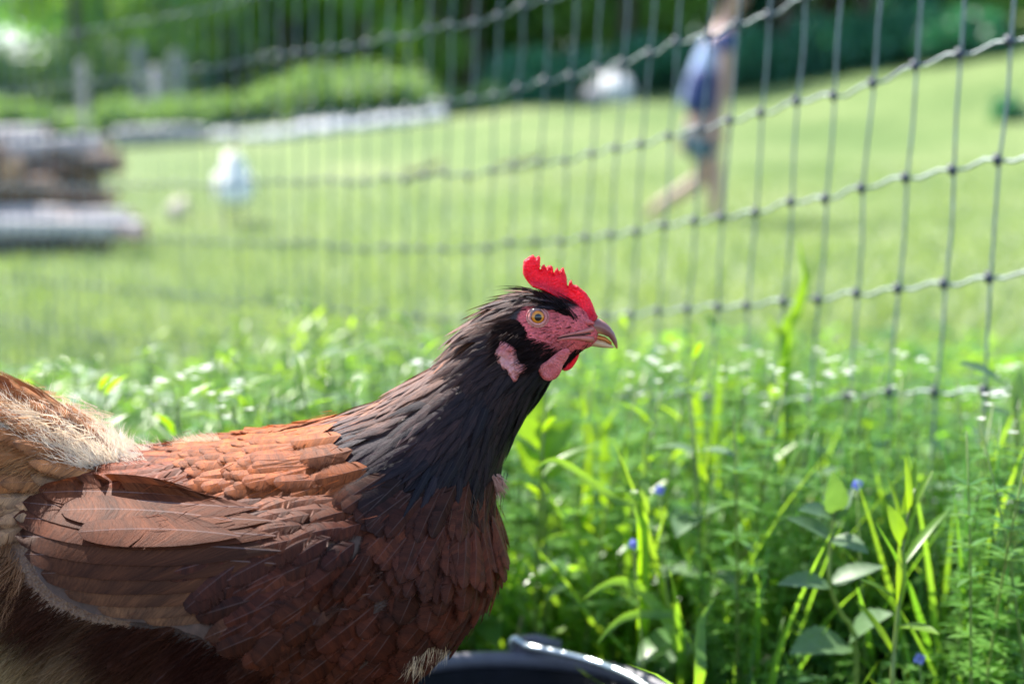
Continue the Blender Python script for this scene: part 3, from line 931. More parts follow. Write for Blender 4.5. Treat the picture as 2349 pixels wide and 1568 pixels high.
# logs
M_LOGB = simple_mat('log_bark', (.19, .12, .085), .9, .5, 8, .9, .02)
M_LOGW = simple_mat('log_weathered', (.44, .40, .39), .85, .3, 7, .8, .015)
M_LOGD = simple_mat('log_dark', (.055, .042, .038), .9, .5, 8, .9, .02)
def end_mat():
    m, nt, N, L, b = new_mat('cut_wood')
    co = coords(nt, 'Generated')
    wv_ = N.new('ShaderNodeTexWave'); wv_.wave_type = 'RINGS'; wv_.inputs['Scale'].default_value = 9; wv_.inputs['Distortion'].default_value = 1.5
    L.new(co, wv_.inputs['Vector'])
    L.new(ramp(nt, wv_.outputs['Fac'], [(0.2, (.30, .17, .095)), (.8, (.46, .29, .17))]), b.inputs['Base Color'])
    b.inputs['Roughness'].default_value = .8
    return m
M_END = end_mat()
def log(a, b, r, mat, label, group=None, name='log'):
    a, b = Vector(a), Vector(b)
    base = (a + b) / 2
    o = empty(name, (base.x, base.y, base.z - r)); tag(o, label, 'log', group)
    inv = Matrix.Translation(o.location).inverted()
    rr = random.Random(int(abs(a.x * 911 + b.y * 577 + r * 1e4)))
    P, R = [], []
    for i in range(9):
        t = i / 8
        P.append(a.lerp(b, t) + rv(rr, r * .07)); R.append(r * rr.uniform(.93, 1.06) * lerp(1.05, .92, t))
    V, F = tube(P, R, 16, cap=False)
    mesh_obj('bark', V, F, mat, o).matrix_parent_inverse = inv
    for e, s in ((0, -1), (8, 1)):
        d = (b - a).normalized() * s
        V, F = tube([P[e] - d * .01, P[e] + d * .004, P[e] + d * .008], [R[e] * .97, R[e] * .97, R[e] * .90], 16)
        mesh_obj('cut_end', V, F, M_END, o).matrix_parent_inverse = inv
LY = 8.2
def lp(u, v, y): return at_y(u, v, y)
gL = 'logs heaped at the left of the meadow'
for i, (a, b, y0, y1, r, mt, lb) in enumerate([
        ((-260, 520), (328, 528), 7.8, 7.7, .062, M_LOGW, 'long pale weathered log lying in front of the log heap'),
        ((-220, 492), (300, 500), 8.1, 8.0, .055, M_LOGW, 'pale split log lying just behind the longest log'),
        ((-240, 545), (250, 552), 7.9, 7.8, .05, M_LOGB, 'dark barked log half under the long pale log'),
        ((-200, 455), (200, 448), 8.6, 8.5, .10, M_LOGD, 'dark thick log low in the heap'),
        ((-180, 405), (225, 402), 8.7, 8.6, .085, M_LOGD, 'dark barked log in the middle of the heap'),
        ((60, 395), (275, 372), 8.5, 8.35, .075, M_LOGB, 'short brown log sticking out of the heap towards the lawn'),
        ((-150, 360), (150, 352), 8.6, 8.6, .085, M_LOGB, 'brown log resting across the heap'),
        ((20, 345), (245, 330), 8.5, 8.5, .065, M_LOGW, 'grey-white log on top of the heap'),
        ((-200, 320), (110, 312), 8.9, 8.9, .07, M_LOGW, 'bleached log lying along the back of the heap'),
        ((-60, 372), (-5, 375), 8.1, 9.4, .085, M_LOGB, 'log with its orange cut end turned out of the heap'),
        ((25, 385), (85, 392), 8.15, 9.2, .07, M_LOGB, 'log with a round brown cut end facing the fence')]):
    log(lp(*a, y0), lp(*b, y1), r, mt, lb, gL)
for i, (a, b, y0, y1, r, mt, lb) in enumerate([
        ((-180, 470), (235, 462), 8.4, 8.2, .055, M_LOGB, 'red-brown log lying between the dark logs and the pale ones'), ((30, 430), (265, 455), 8.2, 8.1, .05, M_LOGB, 'thin brown log sloping down out of the heap'),
        ((-120, 435), (120, 425), 8.2, 8.2, .06, M_LOGB, 'red-brown log at the front of the dark logs'), ((120, 345), (262, 392), 8.25, 8.2, .035, M_LOGD, 'dark limb hanging over the right end of the heap'),
        ((-200, 565), (180, 560), 7.7, 7.7, .045, M_LOGD, 'dark log sunk in the grass along the front'), ((150, 505), (320, 545), 7.85, 7.6, .035, M_LOGB, 'brown limb resting on the end of the pale log'),
        ((-100, 395), (-20, 400), 8.0, 9.0, .075, M_LOGB, 'log with a wide brown cut end at the far side of the heap')]):
    log(lp(*a, y0), lp(*b, y1), r, mt, lb, gL)
a_, b_ = on_ground(265, 338), on_ground(470, 326)
log(a_ + Vector((0, 0, .1)), b_ + Vector((0, 0, .09)), .10, M_LOGW, 'long grey fallen timber between the log heap and the stones')
# far fence posts
M_OLD = simple_mat('old_post', (.30, .28, .29), .9, .3, 12, .6, .01)
M_PINK = simple_mat('peeled_post', (.50, .42, .41), .9, .25, 12, .6, .01)
def far_post(u, vt, vb, y, r, mat, label):
    p = gp(ux(u, y), y); top = at_y(u, vt, y)
    h = max(.4, top.z - p.z)
    o = empty('fence_post', p); tag(o, label, 'post')
    V, F = tube([(0, 0, -.1), (.005, 0, h * .5), (.0, .004, h * .97), (0, .004, h)], [r * 1.05, r, r * .97, r * .75], 10)
    mesh_obj('shaft', V, F, mat, o)
    V, F = tube([(-r * 1.06, -r * .3, h * .8), (0, -r * 1.08, h * .8), (r * 1.06, -r * .3, h * .8)], .004, 5)
    mesh_obj('wire_staple', V, F, M_WIRE, o)
far_post(372, 152, 240, 19, .085, M_PINK, 'pale peeled wooden post behind the stones')
far_post(418, 118, 235, 19, .075, M_OLD, 'grey wooden post next to the pale peeled post')
far_post(330, 100, 235, 21, .075, M_OLD, 'grey wooden post far behind the log heap')
far_post(205, 140, 300, 12.5, .035, M_PINK, 'tall grey post standing behind the log heap')
# fallen branches on the lawn
def branch(label, pts, r):
    P = [on_ground(u, v) + Vector((0, 0, .02)) for u, v in pts]
    o = empty('fallen_branch', P[0]); tag(o, label, 'branch')
    inv = Matrix.Translation(o.location).inverted()
    V, F = tube(P, [lerp(r, r * .5, i / (len(P) - 1)) for i in range(len(P))], 7)
    mesh_obj('limb', V, F, M_LOGB, o).matrix_parent_inverse = inv
    m = P[len(P) // 2]
    V, F = tube([m, m + Vector((.12, .05, .06)), m + Vector((.22, .05, .10))], [r * .5, r * .35, r * .15], 5)
    mesh_obj('twig', V, F, M_LOGB, o).matrix_parent_inverse = inv
branch('brown fallen branch lying on the lawn between hen and walker', [(1150, 392), (1185, 384), (1215, 378), (1240, 372)], .035)
branch('thin brown stick lying on the lawn near the white hen', [(930, 408), (965, 398), (1010, 385)], .03)

# ------------------------------------------------------------------ white hen in the distance
wp = on_ground(540, 522)
wh = empty('white_hen', wp)
tag(wh, 'white hen standing on the far lawn facing the fence', 'hen')
k = 1.15 * (wp - CAMP).dot(FWD) / FPX                # metres per pixel there
M_WHITE = simple_mat('white_plumage', (.88, .85, .76), .7, .08, 40, .4, .01)
M_REDW = simple_mat('white_hen_comb', (.55, .03, .03), .5, .2, 40, .1)
M_SHANK = simple_mat('white_hen_leg', (.16, .13, .12), .6, .2, 40, .1)
def S(x, y, z): return Vector((x * k, (y + max(0, z - 40) * .55) * k, z * k))  # upper body slanted away, shaped to turn its front up to the sun
secs = [(S(0, 60, 112), S(0, 66, 92), S(10, 0, 0)), (S(0, 46, 116), S(0, 52, 62), S(26, 0, 0)), (S(0, 20, 114), S(0, 22, 42), S(34, 0, 0)), (S(0, -8, 116), S(0, -2, 36), S(36, 0, 0)), (S(0, -32, 118), S(0, -30, 46), S(32, 0, 0)), (S(0, -44, 108), S(0, -44, 62), S(20, 0, 0))]
bm = bmesh.new()
for q in (secs, [(S(0, 4, 92), S(0, -42, 76), S(31, 0, 0)), (S(0, -2, 114), S(0, -43, 104), S(29, 0, 0)), (S(0, -8, 130), S(0, -41, 124), S(23, 0, 0)), (S(0, -13, 142), S(0, -39, 138), S(16, 0, 0)), (S(0, -20, 151), S(0, -35, 149), S(9, 0, 0))]):
    V, F = rings(q, 18); vs = [bm.verts.new(p) for p in V]
    for f in F: bm.faces.new([vs[i] for i in f])
bmesh.ops.recalc_face_normals(bm, faces=bm.faces)
me = bpy.data.meshes.new('body'); bm.to_mesh(me); bm.free(); me.materials.append(M_WHITE)
wb = put(bpy.data.objects.new('body', me), wh)
rm = wb.modifiers.new('r', 'REMESH'); rm.mode = 'VOXEL'; rm.voxel_size = .008
sm_ = wb.modifiers.new('s', 'SMOOTH'); sm_.iterations = 5
for sx in (-1, 1):
    V, F = rings([(S(sx * 28, 34, 104), S(sx * 26, 40, 74), S(3, 0, 0)), (S(sx * 36, 0, 108), S(sx * 36, 4, 50), S(4, 0, 0)), (S(sx * 32, -26, 104), S(sx * 30, -26, 62), S(3, 0, 0))], 10)
    mesh_obj('wing', V, F, M_WHITE, wh)
    V, F = tube([S(sx * 14, 4, 46), S(sx * 14, 2, 24), S(sx * 14, 4, 2)], [.014, .009, .008], 8)
    h = Heap(); h.add(V, F)
    for a in (-.5, 0, .5, math.pi):
        V, F = tube([S(sx * 14, 4, 2), S(sx * 14 + math.sin(a) * 15, 4 - math.cos(a) * 15, 1)], [.007, .003], 6); h.add(V, F)
    h.build('leg', M_SHANK, wh)
    V, F = tube([S(sx * 5, -36, 128), S(sx * 5.5, -37, 124), S(sx * 5, -36, 118)], [.006, .010, .004], 8)
    mesh_obj('wattle', V, F, M_REDW, wh)
for j in range(5):
    a = (j - 2) * .22
    V, F = rings([(S(0, 52, 112), S(0, 54, 96), S(4, 0, 0)), (S(math.sin(a) * 20, 84, 134), S(math.sin(a) * 20, 90, 112), S(5, 0, 0)), (S(math.sin(a) * 34, 108, 148), S(math.sin(a) * 34, 112, 140), S(2, 0, 0))], 8)
    mesh_obj('tail_feather', V, F, M_WHITE, wh)
V, F = rings([(S(0, -22, 156), S(0, -22, 148), S(2, 0, 0)), (S(0, -30, 155), S(0, -30, 147), S(2, 0, 0)), (S(0, -37, 150), S(0, -37, 144), S(1.5, 0, 0))], 8)
mesh_obj('comb', V, F, M_REDW, wh)
V, F = tube([S(0, -36, 138), S(0, -46, 135), S(0, -51, 132)], [.013, .009, .002], 8); mesh_obj('beak', V, F, M_SHANK, wh)
wh.rotation_euler = (0, 0, math.radians(12))

# ------------------------------------------------------------------ the walker
pf = on_ground(1640, 506)
PY = pf.y
k = (pf - CAMP).dot(FWD) / FPX
walker = empty('person', pf)
tag(walker, 'barefoot person in light blue shirt and dark shorts walking past the trees', 'person')
WINV = Matrix.Translation(pf).inverted()
def J(u, v, dy=0.0):
    p = at_y(u, v, PY); return Vector((p.x, p.y + dy, p.z))
def skin_body(name, chains, mat, sub=2):
    """one continuous skin over connected joints: chains of (key, point, radius)"""
    verts, rad, idx, edges = [], [], {}, []
    for ch in chains:
        prev = None
        for key, p, r in ch:
            if key not in idx:
                idx[key] = len(verts); verts.append(p); rad.append(r)
            if prev is not None: edges.append((prev, idx[key]))
            prev = idx[key]
    me = bpy.data.meshes.new(name)
    me.from_pydata([tuple(v) for v in verts], edges, [])
    o = put(bpy.data.objects.new(name, me))
    s = o.modifiers.new('skin', 'SKIN'); s.use_smooth_shade = True
    for i, sv in enumerate(me.skin_vertices[0].data):
        r = rad[i]
        sv.radius = (r, r) if not isinstance(r, tuple) else r
        sv.use_root = (i == 0)
    ss = o.modifiers.new('sub', 'SUBSURF'); ss.levels = sub; ss.render_levels = sub
    dg = bpy.context.evaluated_depsgraph_get()
    out = bpy.data.meshes.new_from_object(o.evaluated_get(dg))
    bpy.data.objects.remove(o); bpy.data.meshes.remove(me)
    out.name = name
    out.materials.clear(); out.materials.append(mat)
    out.polygons.foreach_set('use_smooth', [True] * len(out.polygons))
    r = put(bpy.data.objects.new(name, out)); r.parent = walker; r.matrix_parent_inverse = WINV
    return r
M_SKIN = simple_mat('walker_skin', (.42, .25, .21), .55, .08, 30, .05)
M_SHIRT = simple_mat('light_shirt', (.27, .36, .56), .8, .12, 60, .2)
M_NAVY = simple_mat('navy_cloth', (.022, .04, .15), .8, .2, 60, .2)
M_SHORT = simple_mat('dark_shorts', (.045, .10, .15), .8, .2, 60, .2)
M_HAIR = simple_mat('dark_hair', (.018, .012, .010), .6, .3, 200, .3)
hipc = J(1602, 275); chest = J(1635, 140); neckp = J(1660, 62); headc = J(1680, -8)
sh = .15
chains = [[('hip', hipc, (.12, .10)), ('waist', J(1612, 220), (.105, .09)), ('chest', chest, (.125, .10)), ('shc', J(1654, 88), (.09, .08)), ('neck', neckp, .048), ('jaw', J(1674, 22), .058), ('head', headc, .085), ('crown', J(1680, -38), .07)]]
for sg, el_, wr, ha in ((-1, J(1652, 195, -.18), J(1640, 280, -.20), J(1637, 312, -.20)), (1, J(1610, 205, .17), J(1584, 290, .15), J(1577, 325, .15))):
    chains.append([('shc', None, 0), ('s%d' % sg, J(1655, 95, sg * sh), .052), ('e%d' % sg, el_, .037), ('w%d' % sg, wr, .026), ('h%d' % sg, ha, .034)])
    d = (ha - wr).normalized()
    for f in range(4):
        a = ha + d * .03 + Vector((.0, 0, 0)) + Vector((.016 * (f - 1.5), -.002 * f, 0))
        chains.append([('h%d' % sg, None, 0), ('f%d_%d' % (sg, f), a, .011), ('g%d_%d' % (sg, f), a + d * (.045 + .006 * (f in (1, 2))) + Vector((.012, 0, 0)), .009)])
    th = wr.lerp(ha, .55) + Vector((.03, 0, 0))
    chains.append([('w%d' % sg, None, 0), ('t%d' % sg, th, .011), ('u%d' % sg, th + d * .04 + Vector((.01, 0, 0)), .009)])
# standing leg (near) and trailing leg (far)
chains.append([('hip', None, 0), ('hl', J(1612, 300, -.085), .088), ('kl', J(1637, 405, -.085), .055), ('cl', J(1636, 448, -.085), .05), ('al', J(1634, 492, -.085), .034), ('tl', J(1662, 505, -.085), .028)])
chains.append([('hip', None, 0), ('hr', J(1602, 305, .085), .088), ('kr', J(1622, 405, .085), .056), ('cr', J(1572, 440, .085), .05), ('ar', J(1505, 478, .085), .034), ('tr', J(1488, 505, .085), .026)])
fix = {}
for ch in chains:
    for key, p, r in ch:
        if p is not None: fix[key] = (p, r)
chains = [[(key, *fix[key]) for key, p, r in ch] for ch in chains]
skin_body('body', chains, M_SKIN)
skin_body('shirt', [[('a', J(1598, 268), (.155, .135)), ('b', J(1610, 220), (.150, .13)), ('c', chest, (.160, .132)), ('d', J(1653, 90), (.105, .095)), ('e', J(1658, 70), (.06, .06))]], M_SHIRT)
for sg in (-1, 1):
    el_ = J(1652, 195, -.18) if sg < 0 else J(1610, 205, .17)
    s0 = J(1655, 95, sg * sh)
    skin_body('sleeve', [[('a', J(1653, 92, sg * .07), .08), ('b', s0, .068), ('c', s0.lerp(el_, .42), .060)]], M_NAVY)
skin_body('side_panel', [[('a', J(1618, 150, -.085), .105), ('b', J(1604, 215, -.09), .11), ('c', J(1598, 272, -.085), .115)]], M_NAVY)
skin_body('shorts', [[('a', J(1605, 262), (.135, .115)), ('b', J(1603, 290), (.145, .12)), ('l', J(1614, 320, -.085), .105), ('l2', J(1630, 378, -.085), .085)], [('b', J(1603, 290), (.145, .12)), ('r', J(1605, 325, .085), .105), ('r2', J(1617, 375, .085), .085)]], M_SHORT)
skin_body('hair', [[('a', J(1662, 22), .045), ('b', J(1660, -8), .075), ('c', J(1672, -38), .085), ('d', J(1694, -40), .06)]], M_HAIR)
def face_bit(name, pts, rad, mat):
    V, F = tube(pts, rad, 8); o = mesh_obj(name, V, F, mat, walker); o.matrix_parent_inverse = WINV
face_bit('nose', [J(1704, -12), J(1711, 0), J(1706, 6)], [.008, .016, .008], M_SKIN)
face_bit('mouth', [J(1705, 17, -.02), J(1708, 17), J(1705, 17, .02)], [.003, .006, .003], simple_mat('lips', (.40, .16, .14), .5, .1, 30, 0))
for sg in (-1, 1):
    face_bit('eye', [J(1701, -9, sg * .034), J(1705, -9, sg * .033)], [.011, .008], M_HAIR)
    face_bit('ear', [J(1676, -8, sg * .083), J(1674, 4, sg * .088), J(1677, 12, sg * .082)], [.010, .016, .008], M_SKIN)
# ------------------------------------------------------------------ the brown hen
HY = 0.84                                        # the hen's middle plane
def HP(u, v, dy=0.0):
    p = at_y(u, v, HY)
    return Vector((p.x, p.y + dy, p.z))
RNG = random.Random(7)
hen = empty('brown_hen', (-0.13, HY, -0.03))
tag(hen, 'brown hen with dark neck and red comb leaning over the black bucket', 'hen')
HEN_INV = Matrix.Translation(hen.location).inverted()
def hput(o, parent=None):
    """world-space mesh under the hen (or under one of its parts)"""
    o.parent = parent or hen
    o.matrix_parent_inverse = HEN_INV if parent is None or parent is hen else Matrix.Identity(4)
    return o

# ---- feather material: barbs run along uv.y, uv.x is across the vane
def feather_mat(name, source, rough=0.55, trans=0.14, shaft=0.10, spec=0.14, sheen=0.0, stint=(1, 1, 1), fray=.34):
    m, nt, N, L, b = new_mat(name)
    uv = N.new('ShaderNodeUVMap').outputs[0]
    sep = N.new('ShaderNodeSeparateXYZ'); L.new(uv, sep.inputs[0])
    ax = mathn(nt, 'ABSOLUTE', sep.outputs[0])
    comb = N.new('ShaderNodeCombineXYZ')
    if source == 'object':
        info = N.new('ShaderNodeObjectInfo')
        col = info.outputs['Color']
        L.new(mathn(nt, 'MULTIPLY', info.outputs['Random'], 37.0), comb.inputs[2])
    else:
        at = N.new('ShaderNodeAttribute'); at.attribute_name = 'fcol'
        col = at.outputs['Color']
        geo = N.new('ShaderNodeNewGeometry')
        L.new(mathn(nt, 'MULTIPLY', geo.outputs['Random Per Island'], 37.0), comb.inputs[2])
    L.new(mathn(nt, 'MULTIPLY', ax, 1.2), comb.inputs[0])
    L.new(mathn(nt, 'MULTIPLY', sep.outputs[1], 46.0), comb.inputs[1])
    barb = noise_tex(nt, 1.6, 4, 0.7, comb.outputs[0])
    broad = noise_tex(nt, 0.12, 2, 0.5, comb.outputs[0])
    f = ramp(nt, barb, [(0.3, (0.55, 0.52, 0.52)), (0.5, (.97, .97, .97)), (0.72, (1.45, 1.4, 1.3))])
    c1 = mixc(nt, 1.0, col, f, 'MULTIPLY')
    c2 = mixc(nt, 0.75, c1, mixc(nt, 1.0, c1, ramp(nt, broad, [(0.3, (0.5, 0.48, 0.52)), (0.75, (1.6, 1.5, 1.3))]), 'MULTIPLY'))
    # vane darker at rim and tip: shade between feathers put into the colour
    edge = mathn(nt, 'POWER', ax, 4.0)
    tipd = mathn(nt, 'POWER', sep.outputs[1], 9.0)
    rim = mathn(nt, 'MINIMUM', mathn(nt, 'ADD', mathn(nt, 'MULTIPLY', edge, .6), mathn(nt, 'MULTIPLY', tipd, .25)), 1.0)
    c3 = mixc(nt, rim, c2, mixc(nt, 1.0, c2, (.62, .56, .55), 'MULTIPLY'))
    sh = mathn(nt, 'LESS_THAN', ax, 0.035)
    c4 = mixc(nt, mathn(nt, 'MULTIPLY', sh, shaft), c3, (0.34, 0.26, 0.25))
    L.new(c4, b.inputs['Base Color'])
    b.inputs['Roughness'].default_value = rough
    b.inputs['Specular IOR Level'].default_value = spec
    b.inputs['Specular Tint'].default_value = (*stint, 1)
    if sheen:
        b.inputs['Sheen Weight'].default_value = sheen
        b.inputs['Sheen Roughness'].default_value = 0.4
    bump(nt, barb, 0.55, 0.0006, b)
    add_translucent(nt, b, mixc(nt, 1.0, c3, (1.5, 1.25, 1.0), 'MULTIPLY'), trans)
    if fray:                                     # barbs part and thin out towards the rim of the vane
        e = mathn(nt, 'ADD', ax, mathn(nt, 'MULTIPLY', mathn(nt, 'SUBTRACT', barb, .5), 1.1))
        mr = N.new('ShaderNodeMapRange')
        mr.inputs['From Min'].default_value = 1.02; mr.inputs['From Max'].default_value = 1.02 - fray
        L.new(e, mr.inputs['Value'])
        add_alpha(nt, mr.outputs[0])
    return m
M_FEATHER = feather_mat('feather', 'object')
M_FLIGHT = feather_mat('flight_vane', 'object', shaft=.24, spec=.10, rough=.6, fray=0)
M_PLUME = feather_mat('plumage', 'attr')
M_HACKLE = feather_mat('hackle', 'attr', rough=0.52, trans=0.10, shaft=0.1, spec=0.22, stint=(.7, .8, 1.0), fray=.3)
def strand_mat():
    m, nt, N, L, b = new_mat('down')
    at = N.new('ShaderNodeAttribute'); at.attribute_name = 'fcol'
    L.new(at.outputs['Color'], b.inputs['Base Color'])
    b.inputs['Roughness'].default_value = 0.7
    b.inputs['Specular IOR Level'].default_value = 0.08
    add_translucent(nt, b, at.outputs['Color'], 0.3)
    return m
M_DOWN = strand_mat()

# ---- skin, comb, horn
def skin_mat(name, deep, pale, scale, trans, bstr=0.6, rough=0.5, bd=0.0006):
    m, nt, N, L, b = new_mat(name)
    co = coords(nt)
    vor = N.new('ShaderNodeTexVoronoi'); vor.inputs['Scale'].default_value = scale
    L.new(co, vor.inputs['Vector'])
    big = noise_tex(nt, scale * 0.12, 4, 0.6, co)
    c = ramp(nt, big, [(0.3, deep), (0.62, pale), (0.8, tuple(min(1, x * .9 + .12) for x in pale))])
    c = mixc(nt, 0.45, c, mixc(nt, 1.0, c, ramp(nt, vor.outputs['Distance'], [(0.0, (1.3, 1.3, 1.3)), (0.6, (0.6, 0.5, 0.5))]), 'MULTIPLY'))
    L.new(c, b.inputs['Base Color'])
    b.inputs['Roughness'].default_value = rough
    b.inputs['Subsurface Weight'].default_value = 0.15
    b.inputs['Subsurface Radius'].default_value = (0.003, 0.0008, 0.0006)
    b.inputs['Subsurface Scale'].default_value = 1.0
    h = mathn(nt, 'SUBTRACT', noise_tex(nt, scale * 0.6, 3, 0.6, co), vor.outputs['Distance'])
    bump(nt, h, bstr, bd, b)
    if trans: add_translucent(nt, b, mixc(nt, 1.0, c, (1.1, 0.6, 0.6), 'MULTIPLY'), trans)
    return m
M_COMB = skin_mat('comb_flesh', (0.72, 0.010, 0.04), (0.92, 0.06, 0.12), 700, 0.5, 0.9, bd=.0013)
M_WATTLE = skin_mat('wattle_flesh', (0.82, 0.12, 0.13), (0.95, 0.28, 0.27), 800, 0.25, 0.8, bd=.001)
M_LOBE = skin_mat('lobe_flesh', (0.84, 0.14, 0.15), (0.95, 0.48, 0.45), 420, 0.2, 1.0, bd=0.0012)
M_LID = skin_mat('lid_flesh', (0.52, 0.10, 0.10), (0.70, 0.30, 0.24), 900, 0.0, 0.4)
def horn_mat():
    m, nt, N, L, b = new_mat('beak_horn')
    at = N.new('ShaderNodeAttribute'); at.attribute_name = 'fcol'
    n = noise_tex(nt, 160, 4, 0.6, coords(nt))
    L.new(mixc(nt, 0.35, at.outputs['Color'], mixc(nt, 1.0, at.outputs['Color'], ramp(nt, n, [(0.3, (0.6, 0.55, 0.5)), (0.7, (1.3, 1.3, 1.25))]), 'MULTIPLY')), b.inputs['Base Color'])
    b.inputs['Roughness'].default_value = 0.3
    b.inputs['Subsurface Weight'].default_value = 0.1
    b.inputs['Subsurface Radius'].default_value = (0.002, 0.001, 0.0005)
    bump(nt, noise_tex(nt, 300, 3, 0.5, coords(nt)), 0.12, 0.0004, b)
    return m
M_HORN = horn_mat()

# ---- the body: trunk, tail base, neck and head lofts fused into one skin
T = lambda u, vt, vb, w: (HP(u, vt), HP(u, vb), Vector((0, w, 0)))
Q = lambda a, b, w: (HP(*a), HP(*b), Vector((0, w, 0)))
trunk = [T(-330, 1080, 1330, .022), T(-220, 1045, 1440, .045), T(-100, 1040, 1540, .060), T(0, 1035, 1640, .070), T(150, 1035, 1715, .080),
         T(300, 1042, 1750, .087), T(500, 1018, 1760, .090), T(700, 985, 1700, .089), T(850, 985, 1610, .082),
         T(960, 1010, 1535, .073), T(1040, 1050, 1465, .060), T(1095, 1100, 1400, .045), T(1130, 1155, 1340, .030), T(1146, 1200, 1290, .014)]
tailb = [Q((330, 1060), (250, 1260), .045), Q((255, 1010), (150, 1230), .044), Q((150, 955), (60, 1180), .040), Q((40, 905), (-40, 1130), .032), Q((-90, 850), (-160, 1050), .020), Q((-200, 800), (-240, 950), .008)]
neck = [Q((640, 1000), (1000, 1420), .060), Q((770, 962), (1110, 1240), .060), Q((830, 940), (1140, 1110), .051), Q((890, 912), (1158, 1035), .043), Q((950, 872), (1188, 978), .036), Q((1015, 828), (1222, 925), .030),
        Q((1062, 772), (1255, 885), .0265), Q((1105, 722), (1283, 850), .0235), Q((1160, 684), (1310, 826), .0205), Q((1215, 668), (1328, 808), .0185),
        Q((1270, 672), (1343, 800), .0155), Q((1315, 690), (1356, 796), .0120), Q((1347, 712), (1368, 790), .0085), Q((1368, 732), (1374, 780), .005)]
bm = bmesh.new()
for s in (trunk, tailb, neck):
    V, F = rings(s, 28)
    vs = [bm.verts.new(p) for p in V]
    for f in F:
        bm.faces.new([vs[i] for i in f])
for sgn in (-1, 1):                                   # thighs
    V, F = rings([(HP(440, 1560, sgn * .05), HP(700, 1600, sgn * .05), Vector((0, .034, 0))), (HP(470, 1700, sgn * .045), HP(660, 1720, sgn * .045), Vector((0, .028, 0))),
                  (HP(500, 1810, sgn * .04), HP(600, 1815, sgn * .04), Vector((0, .015, 0))), (HP(515, 1880, sgn * .04), HP(560, 1880, sgn * .04), Vector((0, .006, 0)))], 16)
    vs = [bm.verts.new(p) for p in V]
    for f in F: bm.faces.new([vs[i] for i in f])
bmesh.ops.recalc_face_normals(bm, faces=bm.faces)
me = bpy.data.meshes.new('body_raw'); bm.to_mesh(me); bm.free()
tmp = put(bpy.data.objects.new('body_raw', me))
md = tmp.modifiers.new('r', 'REMESH'); md.mode = 'VOXEL'; md.voxel_size = 0.0018
ms = tmp.modifiers.new('s', 'SMOOTH'); ms.factor = 0.5; ms.iterations = 10
dg = bpy.context.evaluated_depsgraph_get()
ev = tmp.evaluated_get(dg)
bme = bpy.data.meshes.new_from_object(ev)
bpy.data.objects.remove(tmp); bpy.data.meshes.remove(me)
bme.name = 'body'
nv = len(bme.vertices)
bco = np.empty(nv * 3); bme.vertices.foreach_get('co', bco); bco = bco.reshape(-1, 3)

# face skin: its own real colour zones
FACE = [(1182, 745), (1186, 722), (1200, 700), (1222, 690), (1250, 692), (1275, 708), (1300, 706), (1330, 700), (1372, 712), (1392, 760), (1380, 800),
        (1345, 806), (1325, 816), (1300, 826), (1275, 826), (1240, 818), (1212, 802), (1203, 780), (1198, 764)]
NOSE = (1352, 735)
def project_np(P):
    q = P - np.array(CAMP)
    d = q @ np.array(FWD)
    return CU + FPX * q[:, 0] / d, CV - FPX * (q @ np.array(UPV)) / d
mir = bco.copy(); mir[:, 1] = HY - np.abs(bco[:, 1] - HY)
bu, bv = project_np(mir)
bcols = np.zeros((nv, 3)); bcols[:] = (0.05, 0.024, 0.017)
for i in range(nv):
    u, v = bu[i], bv[i]
    if u > 1150 and v < 860:
        if in_poly(u, v, FACE):
            d = poly_dist(u, v, FACE)[0]
            k = min(1, d / 7.0)
            n1 = noise.noise(Vector((u * .05, v * .05, 3)))
            red = np.array((0.86, 0.135, 0.145)) * (1 + .25 * n1)
            kk = .55 * sstep(762, 812, v) * sstep(1330, 1270, u); red = red * (1 - kk) + np.array((.05, .02, .018)) * kk
            bcols[i] = red * k + np.array((.03, .014, .012)) * (1 - k)
        else:
            bcols[i] = (0.030, 0.014, 0.012)
    elif u < 300:
        bcols[i] = (0.22, 0.12, 0.07)
def body_mat():
    m, nt, N, L, b = new_mat('hen_skin')
    at = N.new('ShaderNodeAttribute'); at.attribute_name = 'fcol'
    co = coords(nt)
    vor = N.new('ShaderNodeTexVoronoi'); vor.inputs['Scale'].default_value = 620
    L.new(co, vor.inputs['Vector'])
    n = noise_tex(nt, 150, 6, 0.7, co, 2.2)
    c = mixc(nt, 0.6, at.outputs['Color'], mixc(nt, 1.0, at.outputs['Color'], ramp(nt, n, [(0.3, (0.4, 0.3, 0.3)), (0.5, (.95, .95, .95)), (0.7, (1.4, 1.75, 1.7))]), 'MULTIPLY'))
    c = mixc(nt, 0.5, c, mixc(nt, 1.0, c, ramp(nt, vor.outputs['Distance'], [(0.0, (1.35, 1.35, 1.35)), (0.65, (0.5, 0.45, 0.45))]), 'MULTIPLY'))
    L.new(c, b.inputs['Base Color'])
    b.inputs['Roughness'].default_value = 0.5
    h = mathn(nt, 'SUBTRACT', mathn(nt, 'MULTIPLY', n, 1.5), vor.outputs['Distance'])
    bump(nt, h, 0.8, 0.0011, b)
    return m
ca = bme.color_attributes.new('fcol', 'FLOAT_COLOR', 'POINT')
c4 = np.ones((nv, 4), dtype=np.float32); c4[:, :3] = bcols
ca.data.foreach_set('color', c4.ravel())
bme.materials.clear(); bme.materials.append(body_mat())
bme.polygons.foreach_set('use_smooth', [True] * len(bme.polygons))
body = hput(put(bpy.data.objects.new('body', bme)))
polys = [tuple(p.vertices) for p in bme.polygons]
BODY = BVHTree.FromPolygons([tuple(c) for c in bco], polys)
def cast(u, v, tree=None):
    """where the line of sight through a pixel meets the hen"""
    d = ray(u, v).normalized()
    loc, nor, idx, dist = (tree or BODY).ray_cast(CAMP, d)
    return loc, nor

